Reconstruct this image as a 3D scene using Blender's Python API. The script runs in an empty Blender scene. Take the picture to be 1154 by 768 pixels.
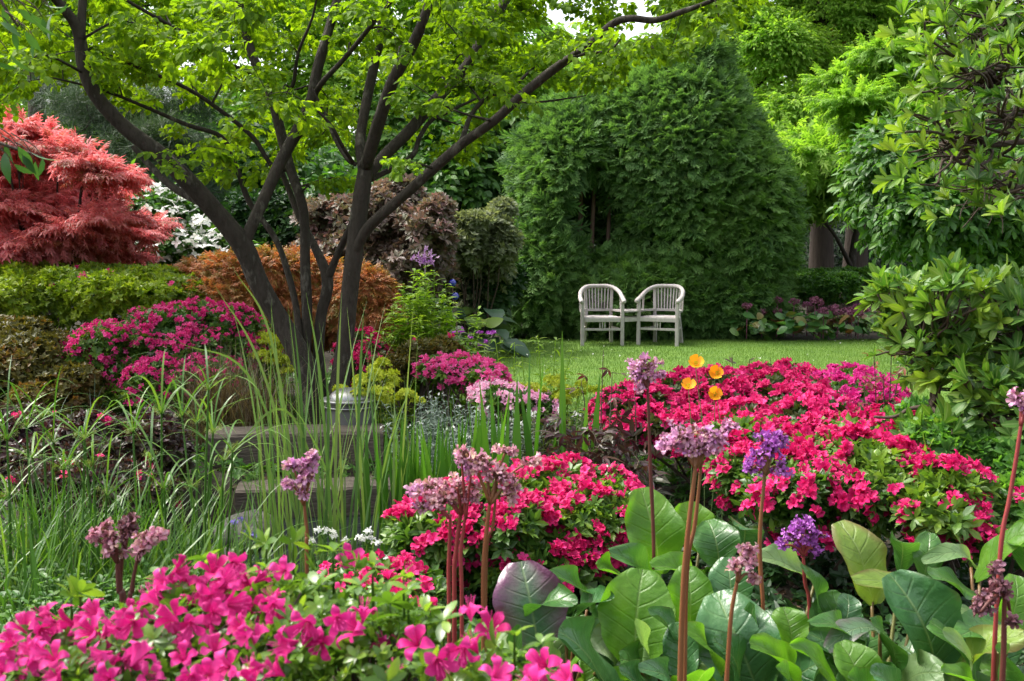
import bpy, math
import numpy as np
from math import radians as R

# ------------------------------------------------------------------ camera, sky, sun, exposure
scene = bpy.context.scene
col = scene.collection
PITCH = R(5.15)
EYE = np.array([0.0, 0.0, 1.5])
cam_d = bpy.data.cameras.new('camera')
cam = bpy.data.objects.new('camera', cam_d)
col.objects.link(cam)
cam.location = EYE
cam.rotation_euler = (R(90) - PITCH, 0, 0)
cam_d.sensor_width = 36
cam_d.lens = 35
cam_d.clip_end = 500
cam_d.clip_start = 0.05
cam_d.dof.use_dof = True
cam_d.dof.focus_distance = 7.0
cam_d.dof.aperture_fstop = 9.0
scene.camera = cam

SUN_AZ = R(-68)      # off to one side and a little behind the garden
SUN_EL = R(57)
world = bpy.data.worlds.new('World')
scene.world = world
world.use_nodes = True
wn = world.node_tree
sky = wn.nodes.new('ShaderNodeTexSky')
sky.sky_type = 'NISHITA'
sky.sun_disc = False
sky.sun_elevation = SUN_EL
sky.sun_rotation = SUN_AZ
sky.air_density = 1.0
sky.dust_density = 5.0
sky.ozone_density = 0.6
bg = wn.nodes['Background']
bg.inputs[1].default_value = 0.15
hs = wn.nodes.new('ShaderNodeHueSaturation')       # thin bright overcast: a paler sky
hs.inputs['Saturation'].default_value = 0.35
wn.links.new(sky.outputs[0], hs.inputs['Color'])
wn.links.new(hs.outputs[0], bg.inputs[0])
sun_d = bpy.data.lights.new('sun', 'SUN')
sun_d.energy = 1.3
sun_d.angle = R(12)
sun_d.color = (1.0, 0.94, 0.84)
sun = bpy.data.objects.new('sun', sun_d)
col.objects.link(sun)
SUN = np.array([math.sin(SUN_AZ) * math.cos(SUN_EL), math.cos(SUN_AZ) * math.cos(SUN_EL), math.sin(SUN_EL)])
sun.rotation_euler = (R(90) - SUN_EL, 0, math.pi - SUN_AZ + 0.0)
scene.view_settings.view_transform = 'Standard'
scene.view_settings.look = 'None'
scene.view_settings.gamma = 1
scene.view_settings.use_curve_mapping = False
scene.view_settings.exposure = 1.8
scene.cycles.max_bounces = 10
scene.cycles.diffuse_bounces = 6
scene.cycles.glossy_bounces = 2
scene.cycles.transmission_bounces = 5
scene.cycles.transparent_max_bounces = 4
scene.cycles.caustics_reflective = False
scene.cycles.caustics_refractive = False

# ------------------------------------------------------------------ helpers
rng = np.random.default_rng(11)
FPX = 1122.0
sp, cp = math.sin(PITCH), math.cos(PITCH)

def W(px, py, d):
    """a point of the garden d metres in front of the viewer, seen in the direction (px, py) of the photograph"""
    px, py, d = np.broadcast_arrays(np.asarray(px, float), np.asarray(py, float), np.asarray(d, float))
    u, v = (px - 577) / FPX, (384 - py) / FPX
    dy = cp + v * sp
    dz = -sp + v * cp
    k = d / dy
    return np.stack([EYE[0] + u * k, EYE[1] + d, EYE[2] + dz * k], -1)

def gz(x, y):
    """height of the ground"""
    x, y = np.asarray(x, float), np.asarray(y, float)
    z = 0.05 * np.sin(x * 0.9 + 1) * np.sin(y * 0.7) + 0.02 * np.sin(x * 3.1 + y * 2.3)
    flat = np.clip((y - 8.6) / 0.8, 0, 1) * np.clip((x + 1.2) / 0.8, 0, 1)
    z = z * (1 - flat) - 0.03 * flat
    q = ((x + 1.15) / 1.15) ** 2 + ((y - 5.15) / 1.05) ** 2
    z = z - 0.42 * np.clip(1.25 - q, 0, 0.8) / 0.8
    return z

def unit(a):
    return a / np.maximum(np.linalg.norm(a, axis=-1, keepdims=True), 1e-9)

def frames(d, n, s):
    """(k,3,3): columns are across, along d, near n; scaled by s"""
    d = unit(d)
    z = unit(n - (n * d).sum(-1, keepdims=True) * d)
    x = np.cross(d, z)
    M = np.stack([x, d, z], -1)
    s = np.broadcast_to(np.asarray(s, float), (len(d),))
    return M * s[:, None, None]

def rand_dir(n):
    return unit(rng.normal(size=(n, 3)))

def nz(P, f, seed=0):
    r = np.random.default_rng(seed)
    o = np.zeros(len(P))
    for i in range(5):
        k = unit(r.normal(size=3)) * f * (0.7 + 0.5 * i)
        o += np.sin(P @ k + r.random() * 6.28) / (1 + 0.5 * i)
    return o / 2.0

class T:
    """a small template: vertices, triangles, quads, per-vertex (u, v) and which leaf of the template a vertex is in"""
    def __init__(self, v, tri, quad, uv, lid=None):
        self.v = np.asarray(v, float).reshape(-1, 3)
        self.t = np.asarray(tri, int).reshape(-1, 3)
        self.q = np.asarray(quad, int).reshape(-1, 4)
        self.uv = np.asarray(uv, float).reshape(-1, 2)
        self.lid = np.zeros(len(self.v), int) if lid is None else np.asarray(lid, int)

def join(parts):
    """parts: (T, M 3x3, pos)"""
    v, t, q, uv, lid = [], [], [], [], []
    o = l = 0
    for p, M, pos in parts:
        v.append(p.v @ np.asarray(M).T + pos)
        t.append(p.t + o); q.append(p.q + o); uv.append(p.uv); lid.append(p.lid + l)
        o += len(p.v); l += p.lid.max() + 1
    c = np.concatenate
    return T(c(v), c(t), c(q), c(uv), c(lid))

def leaf(prof, fold=0.2, curl=0.2, wave=0.0):
    """a folded leaf along +Y, length 1; prof = [(t, half width)...]"""
    v, uv, tri, quad = [(0, 0, 0)], [(0, 0)], [], []
    zc = lambda t: -curl * t * t
    for i, (t, h) in enumerate(prof):
        w = wave * math.sin(i * 2.4)
        v += [(-h, t, zc(t) + fold * h + w), (0, t, zc(t)), (h, t, zc(t) + fold * h - w)]
        uv += [(-1, t), (0, t), (1, t)]
    v.append((0, 1, zc(1))); uv.append((0, 1))
    e = len(v) - 1
    tri += [(0, 2, 1), (0, 3, 2)]
    for i in range(len(prof) - 1):
        a = 1 + 3 * i; b = a + 3
        quad += [(a, a + 1, b + 1, b), (a + 1, a + 2, b + 2, b + 1)]
    a = 1 + 3 * (len(prof) - 1)
    tri += [(a, a + 1, e), (a + 1, a + 2, e)]
    return T(v, tri, quad, uv)

def Rz(a):
    c, s = math.cos(a), math.sin(a)
    return np.array([[c, -s, 0], [s, c, 0], [0, 0, 1]])
def Rx(a):
    c, s = math.cos(a), math.sin(a)
    return np.array([[1, 0, 0], [0, c, -s], [0, s, c]])
def Ry(a):
    c, s = math.cos(a), math.sin(a)
    return np.array([[c, 0, s], [0, 1, 0], [-s, 0, c]])

def whorl(lf, n, tilt, size=1.0, jit=0.2, seed=0):
    """n leaves round the +Z axis, tilted up from horizontal by tilt"""
    r = np.random.default_rng(seed)
    return join([(lf, Rz(6.283 * (i + jit * r.normal()) / n) @ Rx(tilt + jit * r.normal()) * size * (0.8 + 0.4 * r.random()), (0, 0, 0.0)) for i in range(n)])

def spray(lf, n, size, droop=0.15, spread=0.9, seed=0, zig=0.35):
    """a flat twig of leaves along +Y, length about 1"""
    r = np.random.default_rng(seed)
    p = []
    for i in range(n):
        t = (i + 0.5) / n
        side = 1 if i % 2 else -1
        a = -side * (spread * (1.1 - 0.6 * t) + 0.25 * r.normal())
        if i == n - 1: a = 0.1 * r.normal()
        p.append((lf, Rz(a) @ Rx(-0.2 + zig * r.normal()) @ Ry(zig * r.normal()) * size * (0.75 + 0.5 * r.random()), (0.02 * r.normal(), t * 0.85, -droop * t * t + 0.04 * r.normal())))
    return join(p)

def blossom(np_, st, ruffle=0.0, seed=0, width=1.0):
    """np_ petals round +Z; st = [(radius, height, half width)...]"""
    r = np.random.default_rng(seed)
    v, uv, q, lid = [], [], [], []
    for k in range(np_):
        a = 6.283 * k / np_ + 0.12 * r.normal()
        s = 1 + 0.12 * r.normal()
        o = len(v); m = len(st)
        for i, (rad, h, w) in enumerate(st):
            rad, h, w = rad * s, h * s + ruffle * r.normal() * (i / m), w * width
            ru = ruffle * r.normal() * i / m
            for side in (-1, 0, 1):
                x, y = rad - (0.10 * w if side else -0.04 * w), side * w
                z = h + (0.22 * w if side else 0) + ru * side
                v.append((x * math.cos(a) - y * math.sin(a), x * math.sin(a) + y * math.cos(a), z))
                uv.append((side, i / (m - 1)))
                lid.append(k)
        for i in range(m - 1):
            b = o + 3 * i
            q += [(b, b + 1, b + 4, b + 3), (b + 1, b + 2, b + 5, b + 4)]
    return T(v, [], q, uv, lid)

class MB:
    """collects geometry, then links it as ONE mesh object"""
    def __init__(self):
        self.V, self.A, self.Tr, self.Q, self.n = [], [], [], [], 0
    def raw(self, V, tri, quad, A):
        V = np.asarray(V, float).reshape(-1, 3)
        self.V.append(V); self.A.append(np.asarray(A, float).reshape(-1, 3))
        if len(tri): self.Tr.append(np.asarray(tri, int).reshape(-1, 3) + self.n)
        if len(quad): self.Q.append(np.asarray(quad, int).reshape(-1, 4) + self.n)
        self.n += len(V)
    def inst(self, t, M, P, base=None, jit=1.0):
        n = len(P)
        if n == 0: return self
        k = len(t.v)
        V = np.einsum('nij,kj->nki', M, t.v) + P[:, None, :]
        r = rng.random((n, t.lid.max() + 1))
        if base is not None: r = np.clip(base[:, None] + jit * (r - 0.5), 0, 1)
        A = np.empty((n, k, 3))
        A[:, :, :2] = t.uv[None]
        A[:, :, 2] = r[:, t.lid]
        off = (np.arange(n) * k)[:, None, None]
        self.raw(V.reshape(-1, 3), (t.t[None] + off).reshape(-1, 3), (t.q[None] + off).reshape(-1, 4), A.reshape(-1, 3))
        return self
    def tube(self, pts, rad, sides=6, smooth=4, rnd=None):
        pts = np.asarray(pts, float); rad = np.asarray(rad, float) * np.ones(len(pts))
        if smooth > 1 and len(pts) > 2: pts, rad = catmull(pts, rad, smooth)
        m = len(pts)
        tan = unit(np.gradient(pts, axis=0))
        ref = np.array([0.3, 0.2, 1.0]) if abs(tan[:, 2]).mean() < 0.8 else np.array([1.0, 0.3, 0.1])
        x = unit(np.cross(tan, ref)); y = np.cross(tan, x)
        a = np.arange(sides) * 6.2832 / sides
        V = pts[:, None] + rad[:, None, None] * (np.cos(a)[None, :, None] * x[:, None] + np.sin(a)[None, :, None] * y[:, None])
        i = np.arange(m - 1)[:, None] * sides; j = np.arange(sides)[None]; k = (j + 1) % sides
        q = np.stack([i + j, i + k, i + sides + k, i + sides + j], -1).reshape(-1, 4)
        A = np.empty((m, sides, 3)); A[..., 0] = np.sin(a)[None]; A[..., 1] = np.linspace(0, 1, m)[:, None]; A[..., 2] = rng.random() if rnd is None else rnd
        Vv = V.reshape(-1, 3)
        self.raw(np.concatenate([Vv, pts[[0, -1]]]), np.concatenate([np.stack([k[0], j[0], np.full(sides, m * sides)], -1), np.stack([(m - 1) * sides + j[0], (m - 1) * sides + k[0], np.full(sides, m * sides + 1)], -1)]), q,
                 np.concatenate([A.reshape(-1, 3), A[[0, -1], 0]]))
        return self
    def ribbons(self, B, az, L, w, lean, bend, k=6, twist=0.3, tipw=0.05, base=None):
        """n grass blades at once"""
        n = len(B)
        t = np.linspace(0, 1, k + 1)
        th = lean[:, None] + bend[:, None] * t[None] ** 1.5
        ds = (L / k)[:, None]
        h = np.cumsum(np.concatenate([np.zeros((n, 1)), np.sin(th[:, :-1]) * ds], 1), 1)
        z = np.cumsum(np.concatenate([np.zeros((n, 1)), np.cos(th[:, :-1]) * ds], 1), 1)
        cx, cy = np.cos(az)[:, None], np.sin(az)[:, None]
        C = np.stack([B[:, 0:1] + h * cx, B[:, 1:2] + h * cy, B[:, 2:3] + z], -1)
        ta = az + 1.5708 + twist * rng.normal(size=n)
        ww = w[:, None] * (0.55 + 0.45 * np.sin(np.minimum(t * 3.2 + 0.5, 1.57)))[None] * np.clip((1.0 - t) * 3.0, tipw, 1)[None]
        D = np.stack([np.cos(ta), np.sin(ta), 0 * ta], -1)[:, None, :] * ww[..., None] * 0.5
        V = np.stack([C - D, C + D], 2).reshape(-1, 3)
        r = rng.random(n) if base is None else base
        A = np.empty((n, k + 1, 2, 3)); A[..., 0] = np.array([-1, 1]); A[..., 1] = t[None, :, None]; A[..., 2] = r[:, None, None]
        i = np.arange(k) * 2
        q = np.stack([i, i + 1, i + 3, i + 2], -1)[None] + (np.arange(n) * (k + 1) * 2)[:, None, None]
        self.raw(V, [], q.reshape(-1, 4), A.reshape(-1, 3))
        return C
    def box(self, c, sx, sy, sz, M=None, rnd=0.5):
        v = np.array([(x, y, z) for x in (-.5, .5) for y in (-.5, .5) for z in (-.5, .5)]) * (sx, sy, sz)
        if M is not None: v = v @ np.asarray(M).T
        q = [(0, 1, 3, 2), (4, 6, 7, 5), (0, 4, 5, 1), (2, 3, 7, 6), (0, 2, 6, 4), (1, 5, 7, 3)]
        self.raw(v + np.asarray(c), [], q, np.column_stack([v[:, 0], v[:, 1], np.full(8, rnd)]))
        return self
    def grid(self, V, A=None):
        """V (m,n,3) sheet"""
        m, n = V.shape[:2]
        i = np.arange(m - 1)[:, None] * n + np.arange(n - 1)[None]
        q = np.stack([i, i + 1, i + n + 1, i + n], -1).reshape(-1, 4)
        if A is None: A = np.zeros((m * n, 3))
        self.raw(V.reshape(-1, 3), [], q, A)
        return self
    def build(self, name, mat, parent=None, smooth=False, bevel=0, subsurf=0, at=None):
        V = np.concatenate(self.V) if self.V else np.zeros((0, 3))
        org = np.zeros(3) if at is None else np.asarray(at, float)
        p = parent
        while p is not None:
            org = org + np.array(p.location); p = p.parent
        me = bpy.data.meshes.new(name)
        tri = np.concatenate(self.Tr) if self.Tr else np.zeros((0, 3), int)
        qd = np.concatenate(self.Q) if self.Q else np.zeros((0, 4), int)
        nl = tri.size + qd.size
        me.vertices.add(len(V)); me.vertices.foreach_set('co', (V - org).astype(np.float32).ravel())
        me.loops.add(nl); me.loops.foreach_set('vertex_index', np.concatenate([tri.ravel(), qd.ravel()]).astype(np.int32))
        me.polygons.add(len(tri) + len(qd))
        me.polygons.foreach_set('loop_start', np.concatenate([np.arange(len(tri)) * 3, tri.size + np.arange(len(qd)) * 4]).astype(np.int32))
        if smooth: me.polygons.foreach_set('use_smooth', np.ones(len(tri) + len(qd), bool))
        else: me.polygons.foreach_set('use_smooth', np.zeros(len(tri) + len(qd), bool))
        at_ = me.attributes.new('luv', 'FLOAT_VECTOR', 'POINT')
        at_.data.foreach_set('vector', np.concatenate(self.A).astype(np.float32).ravel())
        me.update(calc_edges=True)
        me.materials.append(mat)
        o = bpy.data.objects.new(name, me)
        col.objects.link(o)
        if parent is not None: o.parent = parent
        if at is not None: o.location = at
        if bevel:
            b = o.modifiers.new('bevel', 'BEVEL'); b.width = bevel; b.segments = 2; b.limit_method = 'ANGLE'
        if subsurf:
            b = o.modifiers.new('sub', 'SUBSURF'); b.levels = b.render_levels = subsurf
        return o

def catmull(p, r, n):
    P = np.concatenate([[2 * p[0] - p[1]], p, [2 * p[-1] - p[-2]]]); Rr = np.concatenate([[r[0]], r, [r[-1]]])
    out, ro = [], []
    for i in range(1, len(P) - 2):
        for t in np.arange(n) / n:
            a, b, c, d = P[i - 1], P[i], P[i + 1], P[i + 2]
            out.append(0.5 * (2 * b + (c - a) * t + (2 * a - 5 * b + 4 * c - d) * t * t + (3 * b - a - 3 * c + d) * t ** 3))
            ro.append(Rr[i] * (1 - t) + Rr[i + 1] * t)
    out.append(P[-2]); ro.append(Rr[-2])
    return np.array(out), np.array(ro)

def tag(o, label=None, cat=None, group=None, kind=None):
    if label: o['label'] = label
    if cat: o['category'] = cat
    if group: o['group'] = group
    if kind: o['kind'] = kind
    return o

def thing(name, label, cat, base, group=None):
    o = bpy.data.objects.new(name, None)
    col.objects.link(o)
    o.location = base; o.empty_display_size = 0.1
    return tag(o, label, cat, group)

# ------------------------------------------------------------------ materials
def new_mat(name):
    m = bpy.data.materials.new(name); m.use_nodes = True
    nt = m.node_tree
    return m, nt, nt.nodes['Principled BSDF'], nt.nodes['Material Output']

def ramp(nt, stops):
    r = nt.nodes.new('ShaderNodeValToRGB')
    e = r.color_ramp.elements
    while len(e) < len(stops): e.new(0.5)
    for i, (p, c) in enumerate(stops):
        e[i].position = p; e[i].color = (*c, 1)
    return r

def even(cols):
    return [(i / max(1, len(cols) - 1), c) for i, c in enumerate(cols)]

def leafmat(name, cols, trans=0.35, rough=0.5, tb=(1.5, 1.5, 0.6), spec=0.4, vein=0.0, stops=None, tipcol=None, edgecol=None):
    m, nt, bs, out = new_mat(name)
    a = nt.nodes.new('ShaderNodeAttribute'); a.attribute_name = 'luv'
    s = nt.nodes.new('ShaderNodeSeparateXYZ'); nt.links.new(a.outputs['Vector'], s.inputs[0])
    r = ramp(nt, stops or even(cols)); nt.links.new(s.outputs[2], r.inputs[0])
    c = r.outputs[0]
    def mix(fac, c1, c2, mode='MIX'):
        x = nt.nodes.new('ShaderNodeMix'); x.data_type = 'RGBA'; x.blend_type = mode
        for inp, v in ((x.inputs[0], fac), (x.inputs[6], c1), (x.inputs[7], c2)):
            if hasattr(v, 'is_linked'): nt.links.new(v, inp)
            elif isinstance(v, tuple): inp.default_value = (*v, 1)
            else: inp.default_value = v
        return x.outputs[2]
    def mp(v, f0, f1, t0=0, t1=1):
        x = nt.nodes.new('ShaderNodeMapRange'); x.inputs[1].default_value = f0; x.inputs[2].default_value = f1
        x.inputs[3].default_value = t0; x.inputs[4].default_value = t1; nt.links.new(v, x.inputs[0]); return x.outputs[0]
    if tipcol: c = mix(mp(s.outputs[1], tipcol[1], tipcol[2]), c, tipcol[0])
    if vein:
        ab = nt.nodes.new('ShaderNodeMath'); ab.operation = 'ABSOLUTE'; nt.links.new(s.outputs[0], ab.inputs[0])
        c = mix(mp(ab.outputs[0], 0.0, 0.25, vein, 0), c, (0.35, 0.42, 0.18))
    nt.links.new(c, bs.inputs['Base Color'])
    bs.inputs['Roughness'].default_value = rough
    bs.inputs['Specular IOR Level'].default_value = spec
    if trans > 0:
        tl = nt.nodes.new('ShaderNodeBsdfTranslucent')
        nt.links.new(mix(1.0, c, tb, 'MULTIPLY'), tl.inputs[0])
        ms = nt.nodes.new('ShaderNodeMixShader'); ms.inputs[0].default_value = trans
        nt.links.new(bs.outputs[0], ms.inputs[1]); nt.links.new(tl.outputs[0], ms.inputs[2])
        nt.links.new(ms.outputs[0], out.inputs[0])
    return m

def noisemat(name, cols, scale=8, rough=0.8, bump=0.3, stretch=(1, 1, 1), detail=6, spec=0.3, metal=0.0, bscale=None):
    m, nt, bs, out = new_mat(name)
    tc = nt.nodes.new('ShaderNodeTexCoord'); mpn = nt.nodes.new('ShaderNodeMapping')
    mpn.inputs['Scale'].default_value = stretch
    nt.links.new(tc.outputs['Object'], mpn.inputs[0])
    n = nt.nodes.new('ShaderNodeTexNoise'); n.inputs['Scale'].default_value = scale; n.inputs['Detail'].default_value = detail; n.inputs['Roughness'].default_value = 0.65
    nt.links.new(mpn.outputs[0], n.inputs['Vector'])
    r = ramp(nt, [(0.3 + 0.4 * i / max(1, len(cols) - 1), c) for i, c in enumerate(cols)]); nt.links.new(n.outputs[0], r.inputs[0])
    nt.links.new(r.outputs[0], bs.inputs['Base Color'])
    bs.inputs['Roughness'].default_value = rough; bs.inputs['Specular IOR Level'].default_value = spec; bs.inputs['Metallic'].default_value = metal
    if bump:
        n2 = nt.nodes.new('ShaderNodeTexNoise'); n2.inputs['Scale'].default_value = bscale or scale * 3; n2.inputs['Detail'].default_value = 5
        nt.links.new(mpn.outputs[0], n2.inputs['Vector'])
        b = nt.nodes.new('ShaderNodeBump'); b.inputs['Strength'].default_value = bump; b.inputs['Distance'].default_value = 0.02
        nt.links.new(n2.outputs[0], b.inputs['Height']); nt.links.new(b.outputs[0], bs.inputs['Normal'])
    return m

# ------------------------------------------------------------------ plant builders
def LB(px, py, d, w, h, ry=None):
    """an ellipsoid lobe of foliage: centre seen at (px, py), d metres away, w and h its half sizes in photo pixels"""
    c = W(px, py, d); k = d / FPX
    return (*c, w * k, (ry if ry is not None else w * k), h * k)

def lobes_sample(lb, n, shell=0.3, amp=0.12, freq=2.5, seed=1, zmin=0.03, back=0.35, under=0.5):
    lb = np.asarray(lb, float)
    ar = lb[:, 3] * lb[:, 4] + lb[:, 4] * lb[:, 5] + lb[:, 3] * lb[:, 5]
    Ps, Ns, Ls, got, it = [], [], [], 0, 0
    while got < n and it < 30:
        it += 1
        m = int(n * 1.6) + 50
        j = rng.choice(len(lb), m, p=ar / ar.sum())
        u = rand_dir(m)
        low = (u[:, 2] < -0.25) & (rng.random(m) > under); u[low, 2] *= -1
        c, r = lb[j, :3], lb[j, 3:]
        N = unit(u / r)
        wob = 1 + amp * nz(c + u * r, freq / r.mean(), seed)
        dep = 1 - shell * rng.random(m) ** 1.7
        P = c + u * r * (wob * dep)[:, None]
        ok = P[:, 2] > zmin
        for q in range(len(lb)):
            ins = (((P - lb[q, :3]) / lb[q, 3:]) ** 2).sum(1) < (1 - shell) ** 2 * 0.9
            ok &= ~(ins & (j != q))
        V = unit(EYE - P)
        ok &= ((N * V).sum(1) > -0.35) | (rng.random(m) < back)
        Ps.append(P[ok]); Ns.append(N[ok]); Ls.append(j[ok]); got += ok.sum()
    P, N, j = np.concatenate(Ps)[:n], np.concatenate(Ns)[:n], np.concatenate(Ls)[:n]
    return P, N, j

UP = np.array([0, 0, 1.0])
def orient(N, mode, rnd=0.5):
    n = len(N)
    if mode == 'out':
        return N + 0.45 * UP + rnd * rand_dir(n), 0.5 * N + 0.8 * UP + 0.7 * rand_dir(n)
    if mode == 'layer':
        h = N * (1, 1, 0.15)
        return unit(h) + rnd * rand_dir(n) * (1, 1, 0.35) - 0.18 * UP, UP + 0.45 * rand_dir(n) + 0.25 * N
    if mode == 'tier':
        h = N * (1, 1, 0)
        return unit(h + .6 * rand_dir(n) * (1, 1, 0)) + .12 * rand_dir(n) - .06 * UP, UP + .22 * rand_dir(n)
    if mode == 'droop':
        return N * 0.7 - 0.6 * UP + rnd * rand_dir(n), N + 0.5 * UP + 0.4 * rand_dir(n)
    if mode == 'rosette':                                   # template axis is +Z, so the normal is the growth axis
        return rand_dir(n), 0.7 * N + 0.8 * UP + rnd * rand_dir(n)
    if mode == 'any':
        return rand_dir(n) + 0.3 * N, rand_dir(n) + 0.4 * UP

def foliage(mb, t, lb, n, size, mode='out', rnd=0.5, var=0.35, cl=0.6, seed=1, **k):
    P, N, j = lobes_sample(lb, n, seed=seed, **k)
    d, nn = orient(N, mode, rnd)
    s = size * (1 - var / 2 + var * rng.random(len(P)))
    base = np.clip(0.5 + 0.28 * nz(P, 1.6 / max(0.2, np.mean(np.asarray(lb)[:, 3])), seed + 5) + 0.16 * rng.normal(size=len(P)), 0, 1)
    mb.inst(t, frames(d, nn, s), P, base, cl)
    return P, N

def stems_for(mb, base, lb, n, r0=0.012, spread=0.15, sides=4):
    lb = np.asarray(lb)
    for i in range(n):
        l = lb[i % len(lb)]
        e = l[:3] + rand_dir(1)[0] * l[3:] * 0.75
        e[2] = max(e[2], base[2] + 0.15)
        b = np.array(base) + np.array([rng.normal() * spread, rng.normal() * spread, 0])
        b[:2] = b[:2] * 0.6 + l[:2] * 0.4 if spread > 0.1 else b[:2]
        b[2] = gz(b[0], b[1]) - 0.03
        m = b * 0.45 + e * 0.55 + rng.normal(size=3) * 0.12 * np.linalg.norm(e - b) * (1, 1, 0.4)
        mb.tube([b, m, e], [r0, r0 * 0.7, r0 * 0.25], sides, 4)

def breakup(lb, k=4, lo=.3, hi=.5, seed=0):
    """uneven outline: smaller lobes budding from the big ones"""
    r = np.random.default_rng(seed + 100); lb = np.asarray(lb, float); out = [lb * (1, 1, 1, .9, .9, .9)]
    for l in lb:
        d = unit(r.normal(size=(k, 3))); d[:, 2] = np.where(d[:, 2] < -.2, -d[:, 2], d[:, 2])
        s = r.uniform(lo, hi, (k, 1))
        out.append(np.concatenate([l[:3] + d * l[3:] * (.98 - s * .55), l[3:] * s * r.uniform(.8, 1.25, (k, 3))], 1))
    return np.concatenate(out)

def base_of(lb):
    lb = np.asarray(lb); c = np.average(lb[:, :3], axis=0, weights=lb[:, 3] * lb[:, 5])
    return np.array([c[0], c[1], gz(c[0], c[1])])
# ------------------------------------------------------------------ templates
LF_OVAL = leaf([(0.22, 0.17), (0.5, 0.26), (0.8, 0.16)], 0.25, 0.25)
LF_BROAD = leaf([(0.2, 0.22), (0.45, 0.33), (0.75, 0.24)], 0.22, 0.3)
LF_S = leaf([(0.5, 0.25)], 0.3, 0.2)
LF_SN = leaf([(0.45, 0.14)], 0.3, 0.25)
LF_LANCE = leaf([(0.25, 0.10), (0.6, 0.11)], 0.3, 0.5)
LF_AZ = leaf([(0.3, 0.13), (0.65, 0.2)], 0.2, 0.25)
LF_RHODO = leaf([(0.15, 0.07), (0.35, 0.11), (0.6, 0.155), (0.82, 0.135), (0.95, 0.06)], 0.25, 0.22)
SPRAYS = [spray(LF_S, 8, 0.36, 0.2, seed=i) for i in range(3)]
SPRAY_MAIN = [spray(LF_BROAD, 8, 0.34, 0.15, seed=10 + i, zig=0.5) for i in range(4)]
SPRAY_N = [spray(LF_SN, 9, 0.42, 0.3, seed=20 + i) for i in range(3)]
SPRAY_OV = [spray(LF_OVAL, 8, 0.36, 0.2, seed=30 + i, zig=0.5) for i in range(3)]

def palmate(n=7, w=0.055, seed=0):
    lf = leaf([(0.45, w)], 0.2, 0.25)
    r = np.random.default_rng(seed)
    return join([(lf, Rz(a) @ Rx(-0.15 + 0.1 * r.normal()) * (1 - 0.35 * abs(a) / 1.6), (0, 0, 0)) for a in np.linspace(-1.9, 1.9, n)])
PALM = palmate()
PALM.lid[:] = 0
SPRAY_PALM = [spray(palmate(5, 0.13, i), 9, 0.33, 0.06, seed=40 + i, zig=0.25) for i in range(3)]
for s_ in SPRAY_PALM: s_.lid = s_.lid // 5

def frond(seed=0, n=13):
    """a flattened conifer spray along +Y"""
    r = np.random.default_rng(seed)
    f1 = leaf([(0.5, 0.065)], 0.15, 0.15)
    p = [(f1, np.diag([0.9, 1.0, 1.0]), (0, 0, 0))]
    for i in range(n):
        t = 0.1 + 0.8 * i / n
        side = 1 if i % 2 else -1
        L = (0.55 - 0.35 * t) * (0.8 + 0.4 * r.random())
        p.append((f1, Rz(-side * (0.75 + 0.15 * r.normal())) @ Ry(0.3 * r.normal()) * L * np.array([1.5, 1, 1]), (0, t, -0.15 * t * t)))
    t = join(p); t.lid[:] = t.lid // 4
    return t
FRONDS = [frond(i) for i in range(4)]

def inst_mix(mb, ts, M, P, base=None, jit=0.6):
    k = rng.integers(0, len(ts), len(P))
    for i, t in enumerate(ts):
        s = k == i
        mb.inst(t, M[s], P[s], None if base is None else base[s], jit)

def foliage_mix(mb, ts, lb, n, size, mode='out', **k):
    for i, t in enumerate(ts):
        foliage(mb, t, lb, n // len(ts), size, mode, **k)

# ------------------------------------------------------------------ leaf materials
M_MAIN = leafmat('broad_leaf', [(.06, .125, .010), (.095, .185, .014), (.135, .25, .016), (.19, .31, .02)], .57, .6, (2.0, 1.8, 0.45), .2)
M_BRIGHT = leafmat('spring_leaf', [(.05, .12, .012), (.08, .18, .016), (.12, .23, .02), (.17, .27, .03)], .55, .5, (1.9, 1.8, .5))
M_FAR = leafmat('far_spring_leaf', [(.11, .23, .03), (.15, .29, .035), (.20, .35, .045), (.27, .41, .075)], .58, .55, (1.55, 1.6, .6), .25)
M_MID = leafmat('green_leaf', [(.03, .09, .014), (.045, .13, .02), (.07, .17, .022), (.10, .20, .03)], .4, .45, (1.7, 1.7, .6))
M_OVAL = leafmat('oval_leaf', [(.05, .14, .03), (.07, .18, .035), (.10, .23, .045), (.13, .27, .05)], .45, .45, (1.6, 1.7, .6))
M_DARKG = leafmat('dark_leaf', [(.012, .04, .010), (.02, .06, .014), (.035, .085, .018)], .3, .45)
M_PINE = leafmat('pine_needle', [(.02, .05, .022), (.035, .075, .03), (.05, .09, .03)], .25, .5)
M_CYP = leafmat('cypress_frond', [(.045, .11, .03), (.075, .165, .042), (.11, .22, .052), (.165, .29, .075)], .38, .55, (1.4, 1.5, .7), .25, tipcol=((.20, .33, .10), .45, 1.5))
M_REDM = leafmat('red_maple_leaf', [(.30, .14, .06), (.44, .12, .11), (.58, .18, .18), (.68, .28, .28), (.70, .25, .29)], .45, .45, (1.4, .9, .9))
M_ORNG = leafmat('orange_maple_leaf', [(.20, .17, .03), (.30, .17, .035), (.42, .17, .06), (.50, .20, .09), (.55, .26, .15)], .42, .5, (1.4, 1.1, .8))
M_OLIVE = leafmat('olive_leaf', [(.05, .055, .012), (.08, .08, .015), (.12, .11, .02), (.13, .07, .02)], .35, .5, (1.4, 1.2, .6))
M_LIME = leafmat('lime_leaf', [(.08, .15, .012), (.14, .23, .014), (.22, .31, .02), (.30, .38, .03)], .42, .4, (1.5, 1.5, .6))
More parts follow.
